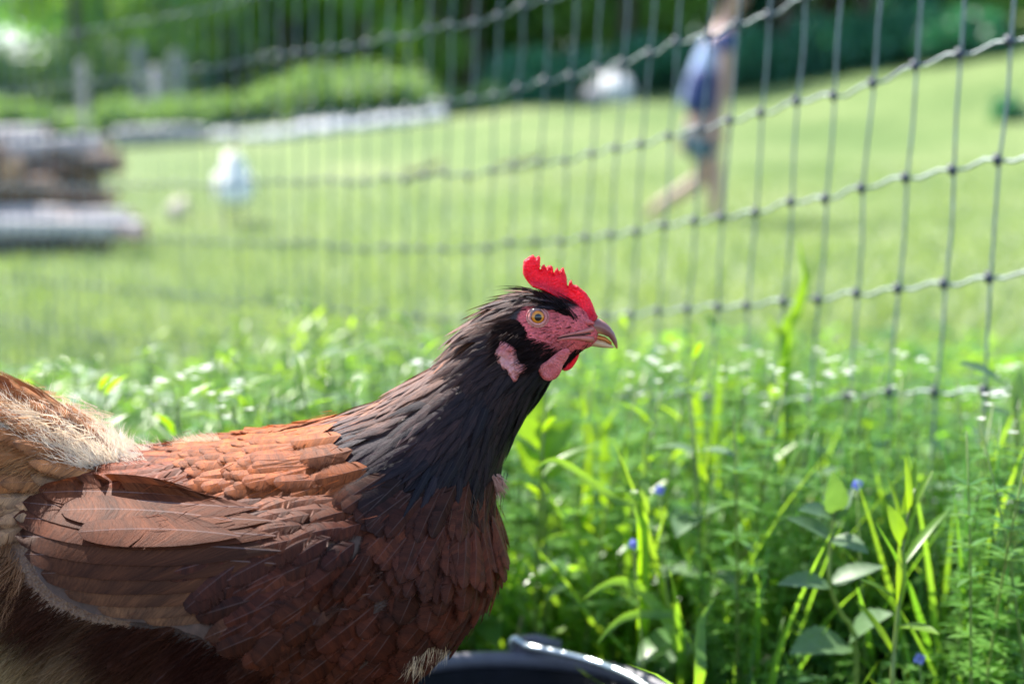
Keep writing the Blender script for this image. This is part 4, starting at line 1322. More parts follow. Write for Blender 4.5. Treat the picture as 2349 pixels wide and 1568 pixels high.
# ---- feather shapes (root at origin, tip along +Y, outside +Z)
def feather_shape(L, W, n=12, tip='round', curl=0.0, camber=0.25, slits=2, seed=0, m=0.62, asym=0.0, jit=.17):
    r = random.Random(seed)
    def wo(s):
        if s <= 0: return 0.0
        if s < m: return W * math.sin(math.pi / 2 * (s / m)) ** 0.75
        q = (s - m) / (1 - m)
        if tip == 'round': return W * math.sqrt(max(0, 1 - q * q))
        return W * (1 - q) ** 0.85
    V, F, UV = [], [], []
    def z(x, y): return -curl * (y / L) ** 2 * L - camber * x * x / max(W, 1e-6)
    for side in (-1, 1):
        cuts = set(r.sample(range(2, max(4, int(n * .72))), min(slits, 2 if n < 8 else 4)))
        wl = 1 + side * asym
        row_prev = None
        shift = 0.0
        for i in range(n + 1):
            t = i / n
            te = min(1.0, t + (1 - t) * 0.30 * (1 - 0.4 * t))
            jl = 1 + r.uniform(-jit, jit * .3)
            def row(sh):
                out = []
                for a in (0.0, 0.55, 1.0):
                    x = side * wo(te) * a * jl * wl
                    y = (t + (te - t) * a ** 1.3 + sh * a * a) * L
                    V.append((x, y, z(x, y) + 0.0)); UV.append((side * a, t)); out.append(len(V) - 1)
                return out
            cur = row(shift)
            if row_prev:
                for k in range(2):
                    q = (row_prev[k], row_prev[k + 1], cur[k + 1], cur[k])
                    F.append(q if side > 0 else q[::-1])
            if i in cuts:
                shift = r.uniform(0.012, 0.04)
                cur = row(shift)
            else:
                shift *= 0.6
            row_prev = cur
    return np.array(V), F, np.array(UV)
def frame_at(loc, nor, flow, lift, yaw=0.0):
    n = Vector(nor).normalized()
    f = Vector(flow)
    f = f - n * f.dot(n)
    if f.length < 1e-4: f = n.orthogonal()
    f.normalize()
    f = Matrix.Rotation(yaw, 3, n) @ f
    y = (f * math.cos(lift) + n * math.sin(lift)).normalized()
    x = y.cross(n).normalized()
    zz = x.cross(y)
    M = Matrix((x, y, zz)).transposed().to_4x4()
    M.translation = loc
    return M

# ---- fields over the plumage, in photograph pixels: which way feathers lie, and their colour
FLOW = [(1340, 705, -1, -.25), (1280, 690, -1, -.1), (1210, 672, -1, .25), (1150, 700, -.85, .55), (1270, 830, -.85, .3), (1210, 790, -.95, .35), (1300, 815, -.95, .1), (1080, 770, -.72, .69), (1180, 850, -.55, .83), (1270, 880, -.5, .86),
        (1010, 840, -.8, .6), (1120, 920, -.55, .83), (1220, 940, -.38, .92), (930, 890, -.9, .45), (1040, 980, -.62, .78), (1170, 1020, -.25, .97), (850, 940, -.95, .3), (960, 1050, -.72, .69), (1090, 1080, -.4, .92),
        (760, 970, -1, .12), (600, 980, -1, .06), (450, 1010, -1, .0), (700, 1050, -.94, .34), (550, 1080, -.95, .3), (820, 1120, -.85, .5), (300, 1050, -.95, -.3), (150, 980, -.9, -.45), (0, 900, -.9, -.4), (50, 1060, -.95, .1),
        (600, 1200, -.85, .53), (400, 1200, -.9, .42), (200, 1200, -.93, .36), (750, 1300, -.78, .62), (550, 1350, -.85, .53), (860, 1250, -.72, .69), (1000, 1200, -.55, .83), (1120, 1180, -.12, .99), (1140, 1300, -.12, .99), (1050, 1320, -.45, .9),
        (950, 1400, -.65, .76), (1080, 1430, -.55, .83), (850, 1500, -.85, .5), (700, 1540, -.92, .4), (500, 1540, -.85, .5), (250, 1480, -.85, .5), (50, 1400, -.7, .7), (100, 1560, -.8, .6), (400, 1700, -.7, .7), (700, 1700, -.9, .3)]
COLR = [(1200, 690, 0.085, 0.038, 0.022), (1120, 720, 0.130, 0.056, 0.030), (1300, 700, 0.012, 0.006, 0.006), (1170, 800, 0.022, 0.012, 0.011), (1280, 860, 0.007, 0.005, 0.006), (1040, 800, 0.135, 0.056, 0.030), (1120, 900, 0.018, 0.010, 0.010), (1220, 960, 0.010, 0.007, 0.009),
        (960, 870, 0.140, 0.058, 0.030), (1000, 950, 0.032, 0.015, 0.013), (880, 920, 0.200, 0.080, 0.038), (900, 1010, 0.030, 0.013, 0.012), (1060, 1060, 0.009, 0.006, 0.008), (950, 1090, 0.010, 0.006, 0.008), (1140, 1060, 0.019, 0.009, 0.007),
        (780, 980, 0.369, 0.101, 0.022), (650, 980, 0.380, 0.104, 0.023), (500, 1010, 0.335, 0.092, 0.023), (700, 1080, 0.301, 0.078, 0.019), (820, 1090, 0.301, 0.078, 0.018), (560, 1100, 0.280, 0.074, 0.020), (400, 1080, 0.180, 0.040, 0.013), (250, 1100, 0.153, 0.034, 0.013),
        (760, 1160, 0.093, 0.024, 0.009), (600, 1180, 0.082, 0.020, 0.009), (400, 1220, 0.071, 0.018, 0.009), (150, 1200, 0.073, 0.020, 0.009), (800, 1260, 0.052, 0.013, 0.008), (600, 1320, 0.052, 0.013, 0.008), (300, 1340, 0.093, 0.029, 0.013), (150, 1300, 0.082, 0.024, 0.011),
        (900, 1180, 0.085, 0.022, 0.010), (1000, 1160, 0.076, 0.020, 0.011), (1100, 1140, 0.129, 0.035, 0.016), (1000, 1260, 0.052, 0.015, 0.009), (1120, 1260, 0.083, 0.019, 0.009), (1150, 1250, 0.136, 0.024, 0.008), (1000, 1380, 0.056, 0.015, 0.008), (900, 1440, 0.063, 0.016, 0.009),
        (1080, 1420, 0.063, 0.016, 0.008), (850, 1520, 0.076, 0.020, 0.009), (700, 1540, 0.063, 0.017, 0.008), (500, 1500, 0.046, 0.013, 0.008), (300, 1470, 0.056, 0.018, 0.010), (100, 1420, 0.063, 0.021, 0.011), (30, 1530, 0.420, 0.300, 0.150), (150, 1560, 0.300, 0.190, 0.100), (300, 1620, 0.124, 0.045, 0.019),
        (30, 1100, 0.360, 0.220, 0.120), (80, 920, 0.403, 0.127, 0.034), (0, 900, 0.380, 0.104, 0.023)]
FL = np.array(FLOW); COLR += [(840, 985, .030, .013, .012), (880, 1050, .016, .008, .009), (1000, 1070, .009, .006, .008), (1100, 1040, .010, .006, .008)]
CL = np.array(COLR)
def field(arr, u, v, p=3.0, s=25.0):
    d = (arr[:, 0] - u) ** 2 + (arr[:, 1] - v) ** 2 + s * s
    w = d ** (-p / 2 * 1.0)
    return (arr[:, 2:] * w[:, None]).sum(0) / w.sum()
def near_uv(p):
    """pixel of a point, folded onto the side of the hen that faces the camera"""
    return proj((p[0], HY - abs(p[1] - HY), p[2]))
def flow3(p):
    u, v = near_uv(p)
    f = field(FL, u, v)
    return Vector((f[0], 0.0, -f[1]))
def colour(u, v): return field(CL, u, v, 4.0, 18.0)
def tint(c, r, amt=0.18):
    k = 1 + r.uniform(-amt, amt)
    w = r.uniform(-.05, .05)
    return np.clip(np.array((c[0] * k * (1 + w), c[1] * k, c[2] * k * (1 - w))), 0, 1)

# ---- sampling the surface
bme.calc_loop_triangles()
tri = np.empty(len(bme.loop_triangles) * 3, dtype=np.int32)
bme.loop_triangles.foreach_get('vertices', tri); tri = tri.reshape(-1, 3)
A, B, C = bco[tri[:, 0]], bco[tri[:, 1]], bco[tri[:, 2]]
TN = np.cross(B - A, C - A)
TA = np.linalg.norm(TN, axis=1) / 2
TN = TN / (2 * TA[:, None] + 1e-15)
def scatter(nr, spacing, keep, n_try=30000):
    """blue-noise points on the body: spacing(u, v) in metres, keep(p, n, u, v)"""
    idx = nr.choice(len(TA), n_try, p=TA / TA.sum())
    a, b = nr.random(n_try), nr.random(n_try)
    fl = a + b > 1
    a[fl], b[fl] = 1 - a[fl], 1 - b[fl]
    P = A[idx] + (B - A)[idx] * a[:, None] + (C - A)[idx] * b[:, None]
    N_ = TN[idx]
    fold = P.copy(); fold[:, 1] = HY - np.abs(P[:, 1] - HY)
    U, Vv = project_np(fold)
    cell, out, g = 0.012, [], {}
    for i in range(n_try):
        u, v = U[i], Vv[i]
        if not keep(P[i], N_[i], u, v): continue
        s = spacing(u, v)
        key = tuple((P[i] / cell).astype(int))
        R = int(math.ceil(s / cell))
        ok = True
        for dx in range(-R, R + 1):
            for dy in range(-R, R + 1):
                for dz in range(-R, R + 1):
                    for q in g.get((key[0] + dx, key[1] + dy, key[2] + dz), ()):
                        if (q[0] - P[i][0]) ** 2 + (q[1] - P[i][1]) ** 2 + (q[2] - P[i][2]) ** 2 < s * s:
                            ok = False; break
                    if not ok: break
                if not ok: break
            if not ok: break
        if ok:
            g.setdefault(key, []).append(P[i]); out.append((P[i], N_[i], u, v))
    return out
NECKR = [(745, 960), (870, 900), (1000, 815), (1130, 675), (1215, 640), (1400, 690), (1400, 800), (1320, 860), (1265, 920), (1180, 1060), (1120, 1085), (1040, 1085), (960, 1080), (890, 1050), (840, 1010), (790, 975)]
WING = [(15, 1195), (60, 1120), (130, 1085), (250, 1075), (420, 1105), (560, 1100), (690, 1095), (810, 1120), (880, 1180), (905, 1250), (885, 1325), (830, 1385), (745, 1438), (655, 1475), (570, 1492), (500, 1475), (440, 1452),
        (405, 1434), (300, 1426), (205, 1403), (120, 1358), (70, 1300), (32, 1230)]
WTOP = [(15, 1195), (60, 1120), (130, 1085), (250, 1075), (420, 1105), (560, 1100), (690, 1095), (810, 1120), (880, 1180), (905, 1250), (885, 1325), (830, 1385)]
def is_face(u, v): return in_poly(u, v, FACE)
def is_neck(u, v): return in_poly(u, v, NECKR)
nr = np.random.default_rng(11)

# ---- folded wings: a shell lifted off the flank, feathers fixed to it
SHELL = [(lerp(q[0], 470, .07), lerp(q[1], 1265, .10)) for q in WING]
step = 14
us = list(range(0, 925, step)); vs_ = list(range(1060, 1510, step))
def shell_point(u, v):
    loc, nor = cast(u, v)
    if loc is None or loc.y > HY: loc = at_y(u, v, HY - .06)
    top = poly_dist(u, v, WTOP, False)[0]
    off = -0.004 + 0.019 * sstep(0, 150, top)
    return loc + Vector((0, -off, 0.0))
wv, wf, widx = [], [], {}
for iu, u in enumerate(us):
    for iv, v in enumerate(vs_):
        uu, vv = u, v
        if not in_poly(u, v, SHELL):
            d, bp = poly_dist(u, v, SHELL)
            if d > step * 0.75: continue
            uu, vv = bp
        widx[(iu, iv)] = len(wv); wv.append(shell_point(uu, vv))
for iu in range(len(us) - 1):
    for iv in range(len(vs_) - 1):
        k = [(iu, iv), (iu, iv + 1), (iu + 1, iv + 1), (iu + 1, iv)]
        have = [widx[q] for q in k if q in widx]
        if len(have) >= 3: wf.append(tuple(have))
M_WING = simple_mat('wing_down', (0.07, 0.035, 0.022), 0.7, 0.4, 300, 0)
wings = []
for sgn in (-1, 1):
    VV = [Vector((p.x, p.y if sgn < 0 else 2 * HY - p.y, p.z)) for p in wv]
    w = hput(mesh_obj('wing', VV, wf if sgn < 0 else [f[::-1] for f in wf], M_WING))
    wings.append(w)
ws = wings[0].modifiers.new('t', 'SMOOTH'); ws.factor = .5; ws.iterations = 6
dg = bpy.context.evaluated_depsgraph_get()
wm = bpy.data.meshes.new_from_object(wings[0].evaluated_get(dg))
wings[0].modifiers.clear()
wco = [v.co.copy() for v in wm.vertices]
for w, sgn in zip(wings, (-1, 1)):
    for v, c in zip(w.data.vertices, wco):
        v.co = c if sgn < 0 else Vector((c.x, 2 * HY - c.y, c.z))
WINGT = BVHTree.FromPolygons([tuple(c) for c in wco], wf)
bpy.data.meshes.remove(wm)

n_parts = {'k': 0}
far_heap = Heap()
VARS = {}
def variants(key, **kw):
    if key not in VARS:
        out = []
        for s in range(5):
            V, F, UV = feather_shape(seed=s * 13 + len(VARS) * 101, **kw)
            out.append((V, F, UV, mesh_data(key, V, F, M_FEATHER, True, UV)))
        VARS[key] = out
    return RNG.choice(VARS[key])
LEVELS = (-.06, 0.0, .06, .12, .18, .24, .30)
def fit(key, kw, M, flat, tree, clear=.0028):
    """feather variant whose curl brings the tip back down onto the surface"""
    L_ = kw['L']
    tip = M @ Vector((0, L_, 0))
    nn = M.to_3x3() @ Vector((0, 0, 1)); nn.normalize()
    q, qn, _, _ = tree.find_nearest(tip)
    h = (tip - q).dot(nn) if q is not None else 0.0
    scale = (M.to_3x3() @ Vector((0, 1, 0))).length
    need = (h - clear) / (L_ * scale)
    lv = min(LEVELS, key=lambda t: abs(t - need))
    k2 = dict(kw); k2['curl'] = lv
    return '%s_%d' % (key, int(lv * 100)), k2
def place_part(name, key, M, col, parent, **kw):
    V, F, UV, md = variants(key, **kw)
    o = put(bpy.data.objects.new(name, md))
    hput(o, parent)
    o.matrix_basis = M
    o.color = (*[float(c) for c in col], 1)
    n_parts['k'] += 1
    return o
def place_far(key, M, col, **kw):
    V, F, UV, md = variants(key, **kw)
    far_heap.add(xf(M, V), F, UV, col)

# flight feathers: laid over the wing shell so that each follows its curve
def wing_hit(u, v):
    loc, nor = cast(u, v, WINGT)
    if loc is None:
        d, bp = poly_dist(u, v, WING)
        cu, cv = 450, 1270
        for k in (0.02, 0.05, 0.1, 0.2):
            q = (bp[0] + (cu - bp[0]) * k, bp[1] + (cv - bp[1]) * k)
            loc, nor = cast(*q, WINGT)
            if loc is not None: break
        if loc is None: return at_y(u, v, HY - .08)
        loc = at_y(u, v, loc.y)
    return loc
def laid_feather(name, root, tip, wpx, off0, off1, col, parent, bend=0.0, n=18, slits=2, seed=0, asym=0.0, mirror=True, tipk='round', m=0.7):
    V, F, UV = feather_shape(1.0, 1.0, n, tipk, 0, 0, slits, seed, m=m, asym=asym, jit=.02)
    rx, ry = root; tx, ty = tip
    dx, dy = tx - rx, ty - ry
    Ln = math.hypot(dx, dy); ax, ay = dx / Ln, dy / Ln; px, py = ay, -ax
    out = []
    for (x, y, z) in V:
        s = y
        cx = bend * 4 * s * (1 - s)
        u = rx + dx * s + px * (x * wpx + cx)
        v = ry + dy * s + py * (x * wpx + cx)
        p = wing_hit(u, v)
        toward = (CAMP - p).normalized()
        o = lerp(off0, off1, s) + 0.0005 * (1 - abs(x))
        out.append(p + Vector((0, -1, 0.15)) * o)
    far = [Vector((p.x, 2 * HY - p.y, p.z)) for p in out]
    ob = hput(mesh_obj(name, out, F, M_FLIGHT, None, uvs=UV), parent)
    ob.color = (*[float(c) for c in col], 1)
    n_parts['k'] += 1
    if mirror: far_heap.add([tuple(p) for p in far], [f[::-1] for f in F], UV, col)
    return ob
flights = [((640, 1395), (330, 1418), 34), ((640, 1375), (225, 1392), 40), ((640, 1350), (150, 1352), 46), ((650, 1320), (98, 1312), 50), ((650, 1290), (62, 1268), 52),
           ((650, 1260), (42, 1225), 52), ((640, 1225), (40, 1182), 50), ((630, 1190), (62, 1148), 48), ((600, 1160), (100, 1118), 44)]
fc = [(.20, .115, .080), (.18, .10, .068), (.14, .070, .046), (.11, .050, .032), (.10, .042, .026), (.10, .040, .024), (.11, .040, .023), (.12, .042, .023), (.125, .042, .023)]
for i, (r0, t0, w0) in enumerate(flights):
    laid_feather('flight_feather', r0, t0, w0, 0.0006 + .0008 * i, 0.0004 + 0.0010 * i, tint(fc[i], RNG, .1) * np.array((.85, .72, .55)), wings[0], bend=-18 + 3 * i, seed=i, n=30, slits=0, asym=.1, m=.62)
# tertials on top of the folded wing, with their long pale shafts
for i, (r0, t0, w0, c) in enumerate([((520, 1150), (110, 1125), 40, (.16, .052, .025)), ((540, 1190), (150, 1165), 42, (.15, .048, .024)), ((560, 1225), (190, 1215), 42, (.13, .042, .022))]):
    laid_feather('flight_feather', r0, t0, w0, .0060 + .0007 * i, .0095 - .0004 * i, tint(c, RNG, .1) * np.array((.85, .78, .65)), wings[0], bend=-12, seed=40 + i, n=28, slits=1, m=.6)
# lower edge of the wing
for i, (r0, t0, w0) in enumerate([((800, 1395), (470, 1462), 30), ((850, 1360), (560, 1478), 32), ((860, 1340), (640, 1462), 30), ((880, 1310), (720, 1430), 28)]):
    laid_feather('flight_feather', r0, t0, w0, .001, .003, tint((.085, .034, .02), RNG, .1), wings[0], bend=-22, seed=60 + i, n=14, slits=1)

# wing coverts in overlapping rows
rows = []
for j in range(13):
    for i in range(14):
        u = 300 + i * 44 + (j % 2) * 22 + RNG.uniform(-9, 9)
        v = 1092 + j * 31 + RNG.uniform(-8, 8) - (u - 600) * 0.02
        rows.append((u, v))
rows.sort(key=lambda q: q[0] * .85 - q[1] * .5)
for (u, v) in rows:
    if not in_poly(u, v, WING): continue
    if poly_dist(u, v, WING)[0] < 5: continue
    if u < 480 or (v > 1150 and u < 360 + (v - 1150) * .9): continue
    if v > 1340 and u < 520: continue
    loc, nor = cast(u, v, WINGT)
    if loc is None: continue
    if nor.dot(CAMP - loc) < 0: nor = -nor
    size = interp(u, [300, 500, 700, 900], [1.12, 1.02, .85, .64])
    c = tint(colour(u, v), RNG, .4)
    M = frame_at(loc + nor * (.0035 + .0045 * sstep(520, 380, u)), nor, flow3(loc) + Vector((-.5 * sstep(560, 380, u), 0, 0)), math.radians(RNG.uniform(3, 7) * (1 - .75 * sstep(560, 400, u))), RNG.uniform(-.24, .24))
    M = M @ Matrix.Diagonal((size * RNG.uniform(.9, 1.1), size * RNG.uniform(.92, 1.15), size, 1))
    ckey, ckw = fit('covert', dict(L=.033, W=.0118, n=22, tip='round', curl=.20, camber=.35, slits=2, m=.5), M, loc, WINGT, .0022 + .0045 * sstep(520, 380, u))
    place_part('covert_feather', ckey, M, c, wings[0], **ckw)
    Mf = Matrix.Translation((0, 2 * HY, 0)) @ Matrix.Diagonal((1, -1, 1, 1)) @ M
    place_far(ckey, Mf, c, **ckw)

# back, breast and belly: a close under layer first, then the feathers one can tell apart
def keep_body(p, n, u, v):
    if is_neck(u, v) or u > 1185 and v < 900: return False
    if in_poly(u, v, WING) and abs(p[1] - HY) > .03 and poly_dist(u, v, WTOP, False)[0] > 34: return False
    if u < 330 and v < 1180: return False
    if u < 300 or (u < 560 and v > 1480): return False
    if v > 1780: return False
    return True
pts = scatter(nr, lambda u, v: 0.0105 if v < 1120 else (0.0108 if u > 1000 else .0118), keep_body, 26000)
near, rest = [], []
for q in pts:
    p, n, u, v = q
    vis = (p[1] - HY) < 0.004 and (Vector(n).dot(CAMP - Vector(p)) > -0.25 * (CAMP - Vector(p)).length) and -40 < u < 2349 and v < 1600
    (near if vis else rest).append(q)
budget = 300 - n_parts['k'] - 12
near.sort(key=lambda q: -Vector(q[1]).dot((CAMP - Vector(q[0])).normalized()))
rest += near[budget:]; near = near[:budget]
for lst, isnear in ((near, True), (rest, False)):
    for (p, n, u, v) in lst:
        k = 1.0
        if v < 1080: k, key, kw = .92, 'mantle', dict(L=.031, W=.0095, n=20, tip='round', curl=.14, camber=.35, slits=2, m=.48)
        elif u > 1085 or (u > 1000 and v < 1200): key, kw = 'breast_long', dict(L=.034, W=.0082, n=20, tip='round', curl=.20, camber=.35, slits=3, m=.48)
        else: k, key, kw = 1.05, 'breast', dict(L=.033, W=.0118, n=22, tip='round', curl=.22, camber=.35, slits=2, m=.5)
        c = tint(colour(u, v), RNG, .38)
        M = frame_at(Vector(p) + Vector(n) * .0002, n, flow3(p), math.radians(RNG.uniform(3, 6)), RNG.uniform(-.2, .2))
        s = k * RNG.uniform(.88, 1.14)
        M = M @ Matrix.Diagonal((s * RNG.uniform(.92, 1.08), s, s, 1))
        nm_ = 'back_feather' if key == 'mantle' else 'breast_feather'
        key, kw = fit(key, kw, M, p, BODY, .0030)
        if isnear: place_part(nm_, key, M, c, hen, **kw)
        else: place_far(key, M, c, **kw)
for (p, n, u, v) in scatter(nr, lambda u, v: .0085, keep_body, 26000):
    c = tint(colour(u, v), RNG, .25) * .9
    M = frame_at(Vector(p) - Vector(n) * .0012, n, flow3(p), math.radians(RNG.uniform(3, 6)), RNG.uniform(-.2, .2))
    M = M @ Matrix.Diagonal((1, .85, .85, 1))
    ukey, ukw = fit('breast', dict(L=.033, W=.0118, n=22, tip='round', curl=.22, camber=.35, slits=2, m=.5), M, p, BODY, .0018)
    place_far(ukey, M, c, **ukw)
for (p, n, u, v) in scatter(nr, lambda u, v: .010, lambda p, n, u, v: u < 340 and v < 1200, 12000):
    c = tint((.36, .15, .058) if v < 1120 else (.34, .19, .10), RNG, .3)
    M = frame_at(Vector(p), n, flow3(p), math.radians(RNG.uniform(5, 14)), RNG.uniform(-.3, .3)) @ Matrix.Diagonal((.9, 1.25, 1.25, 1))
    k2, kw2 = fit('breast_long', dict(L=.034, W=.0082, n=20, tip='round', curl=.20, camber=.35, slits=3, m=.48), M, p, BODY, .006)
    place_far(k2, M, c, **kw2)
def fill(polygon, n, key, kw, up):
    fn = None
    xs_ = [q[0] for q in polygon]; ys__ = [q[1] for q in polygon]
    got = 0
    while got < n:
        u, v = RNG.uniform(min(xs_), max(xs_)), RNG.uniform(min(ys__), max(ys__))
        if not in_poly(u, v, polygon): continue
        got += 1
        loc, nor = cast(u, v)
        if loc is None: continue
        M = frame_at(loc + nor * up, nor, flow3(loc), math.radians(RNG.uniform(2, 6)), RNG.uniform(-.2, .2))
        k2, kw2 = fit(key, kw, M, loc, BODY, .006)
        c = tint(colour(u, v), RNG, .2)
        place_far(k2, M, c, **kw2)
        place_far(k2, Matrix.Translation((0, 2 * HY, 0)) @ Matrix.Diagonal((1, -1, 1, 1)) @ M, c, **kw2)
MANT = dict(L=.031, W=.0095, n=20, tip='round', curl=.14, camber=.35, slits=2, m=.48)
fill([(500, 1030), (640, 1000), (770, 985), (830, 1050), (800, 1110), (560, 1105)], 110, 'mantle', MANT, .003)
fill([(800, 1060), (900, 1090), (980, 1120), (960, 1200), (860, 1190), (810, 1130)], 60, 'mantle', MANT, .003)
fill([(930, 1110), (1040, 1110), (1130, 1080), (1145, 1200), (1040, 1260), (930, 1240)], 80, 'breast_long', dict(L=.034, W=.0082, n=20, tip='round', curl=.20, camber=.35, slits=3, m=.48), .002)
# scapulars that lap over the top of the folded wing
for j in range(130):
    u, v = RNG.uniform(300, 800), RNG.uniform(1068, 1150)
    if v > 1112 + (u - 300) * .09: continue
    lw, nw = cast(u, v, WINGT); lb2, nb2 = cast(u, v)
    loc, nor = (lw, nw) if lw is not None and (lb2 is None or lw.y < lb2.y) else (lb2, nb2)
    if loc is None: continue
    if nor.dot(CAMP - loc) < 0: nor = -nor
    c = tint(colour(u, v), RNG, .3)
    M = frame_at(loc + nor * (.0018 + .003 * sstep(600, 380, u)), nor, Vector((-.93, 0, -.37)), math.radians(RNG.uniform(1, 4)), RNG.uniform(-.2, .2)) @ Matrix.Diagonal((1.0, 1.05, 1, 1))
    mk, kw2 = fit('mantle', MANT, M, loc, WINGT if lw is not None else BODY, .003)
    place_far(mk, M, c, **kw2)
    place_far(mk, Matrix.Translation((0, 2 * HY, 0)) @ Matrix.Diagonal((1, -1, 1, 1)) @ M, c, **kw2)
far_o = hput(far_heap.build('plumage', M_PLUME)); tag(far_o, kind='stuff')

# neck hackles and the short feathers of the head
hk = Heap()
def keep_neck(p, n, u, v):
    if not is_neck(u, v): return False
    if is_face(u, v) and u < 1340: return poly_dist(u, v, FACE)[0] < 3 and v < 720
    if u > 1330: return False
    return True
npts = scatter(nr, lambda u, v: lerp(.0024, .0038, sstep(1230, 950, u)), keep_neck, 60000)
npts.sort(key=lambda q: q[2] - q[3])
for (p, n, u, v) in npts:
    g = sstep(1240, 960, u * .75 + (1300 - v) * .25 + 40)
    Lh = lerp(.0085, .034, g) * RNG.uniform(.8, 1.2)
    Wh = lerp(.0010, .0031, g) * RNG.uniform(.75, 1.2)
    key = 'hackle'
    V, F, UV, _ = variants(key, L=1.0, W=1.0, n=7, tip='point', curl=.10, camber=0, slits=2, m=.45)
    c = tint(colour(u, v), RNG, .45)
    if RNG.random() < .12: c = c * 1.8
    M = frame_at(Vector(p) + Vector(n) * .0003, n, flow3(p), math.radians(RNG.uniform(3, 11)), RNG.uniform(-.22, .22))
    M = M @ Matrix.Diagonal((Wh, Lh, Lh, 1))
    V2 = V.copy(); V2[:, 2] -= 0.12 * (V[:, 0] ** 2) * Wh / Lh
    hk.add(xf(M, V2), F, UV, c)
nk = hput(hk.build('neck_feathers', M_HACKLE)); tag(nk, kind='stuff')

# ---- loose down and hair-fine strands
def strands(heap, p, d, L, w, c, r, droop=0.0, seg=3, wob=.25):
    p = Vector(p); d = Vector(d).normalized()
    side = d.cross(Vector((r.uniform(-1, 1), r.uniform(-1, 1), r.uniform(-1, 1))))
    if side.length < 1e-3: return
    side.normalize()
    bendv = Vector((r.uniform(-1, 1), r.uniform(-1, 1), r.uniform(-1, 1))) * wob
    V, F = [], []
    for i in range(seg + 1):
        t = i / seg
        q = p + d * (L * t) + (bendv + Vector((0, 0, -droop))) * (L * t * t)
        ww = w * (1 - t) ** .7 * .5 + w * .04
        V += [q - side * ww, q + side * ww]
        if i: F.append((2 * i - 2, 2 * i - 1, 2 * i + 1, 2 * i))
    heap.add(V, F, None, c)
def down_patch(name, pts_fn, n, L, w, col, tilt, r, flow=None, parent=None, droop=.1, wob=.3, amt=.2):
    h = Heap()
    for _ in range(n):
        q = pts_fn(r)
        if q is None: continue
        p, nn, u, v = q
        f = flow3(p) if flow is None else Vector((flow[0], 0, -flow[1]))
        nn = Vector(nn)
        f = (f - nn * f.dot(nn)).normalized()
        y = f * math.cos(tilt) + nn * math.sin(tilt) + Vector((r.uniform(-1, 1), r.uniform(-1, 1), r.uniform(-1, 1))) * .28
        strands(h, Vector(p), y, L * r.uniform(.55, 1.25), w, tint(col(u, v) if callable(col) else col, r, amt), r, droop, 3, wob)
    o = hput(h.build(name, M_DOWN), parent); tag(o, kind='stuff')
    return o
def hits(polygon, tree=None, both=False):
    xs = [q[0] for q in polygon]; ys = [q[1] for q in polygon]
    def fn(r):
        for _ in range(20):
            u, v = r.uniform(min(xs), max(xs)), r.uniform(min(ys), max(ys))
            if in_poly(u, v, polygon):
                loc, nor = cast(u, v, tree)
                if loc is None: continue
                if nor.dot(CAMP - loc) < 0: nor = -nor
                return loc, nor, u, v
        return None
    return fn
def hits_both(polygon):
    f = hits(polygon)
    def fn(r):
        q = f(r)
        if q and r.random() < .35:
            p, n, u, v = q
            return Vector((p.x, 2 * HY - p.y, p.z)), Vector((n.x, -n.y, n.z)), u, v
        return q
    return fn
# pale down of the tail base and saddle
down_patch('saddle_down', hits_both([(-60, 880), (40, 925), (150, 965), (250, 1005), (345, 1050), (350, 1085), (260, 1075), (150, 1075), (60, 1010), (-40, 960)]), 8500, .0095, .00042, (.90, .78, .62), .5, RNG, (-.95, -.15), amt=.12, wob=.7)
down_patch('tail_down', hits_both([(-40, 960), (60, 985), (130, 1030), (140, 1110), (90, 1130), (0, 1150), (-60, 1140)]), 2600, .013, .00042, lambda u, v: (.52, .26, .11), .35, RNG, (-.6, .5), amt=.3)
down_patch('saddle_down', hits_both([(-30, 1090), (30, 1130), (25, 1230), (60, 1320), (30, 1400), (-40, 1380)]), 1500, .013, .00045, (.36, .18, .09), .3, RNG, (-.25, .95), amt=.3)
down_patch('back_down', hits([(395, 1005), (440, 985), (500, 1000), (520, 1020), (460, 1030), (400, 1025)]), 1300, .009, .00042, (.80, .64, .46), .8, RNG, (-1, -.2), amt=.12)
def over_wing(polygon):
    xs = [q[0] for q in polygon]; ys = [q[1] for q in polygon]
    def fn(r):
        for _ in range(20):
            u, v = r.uniform(min(xs), max(xs)), r.uniform(min(ys), max(ys))
            if in_poly(u, v, polygon):
                p = wing_hit(u, v) + Vector((0, -.012, .003))
                return p, Vector((0, -1, .3)).normalized(), u, v
    return fn
# flank and belly: long silky strands
flank = [(-60, 1260), (20, 1270), (60, 1330), (120, 1385), (220, 1425), (400, 1445), (520, 1490), (620, 1500), (640, 1560), (560, 1700), (300, 1740), (-60, 1680)]
down_patch('belly_feathers', hits_both(flank), 22000, .018, .0005, lambda u, v: colour(u, v) * .9, .2, RNG, None, amt=.4, droop=.12, wob=.22)
# single barbs that have come loose from the vanes
lb_ = Heap()
for i in nr.choice(len(TA), 1600, p=TA / TA.sum()):
    pt = (A[i] + B[i] + C[i]) / 3
    u, v = near_uv(pt)
    if u < 330 or u > 1180 or v > 1640 or is_neck(u, v): continue
    n_ = Vector(TN[i]); f = flow3(pt); f = (f - n_ * f.dot(n_))
    if f.length < .05: continue
    f.normalize(); sd = f.cross(n_) * RNG.uniform(-.55, .55)
    onw = in_poly(u, v, WING) and abs(pt[1] - HY) > .03
    strands(lb_, Vector(pt) + n_ * (RNG.uniform(.012, .017) if onw else RNG.uniform(.003, .006)), f + sd + n_ * .08, RNG.uniform(.006, .014), .00042, tint(colour(u, v) * 1.25, RNG, .35), RNG, .04, 2, .15)
lbo = hput(lb_.build('loose_barbs', M_DOWN)); tag(lbo, kind='stuff')
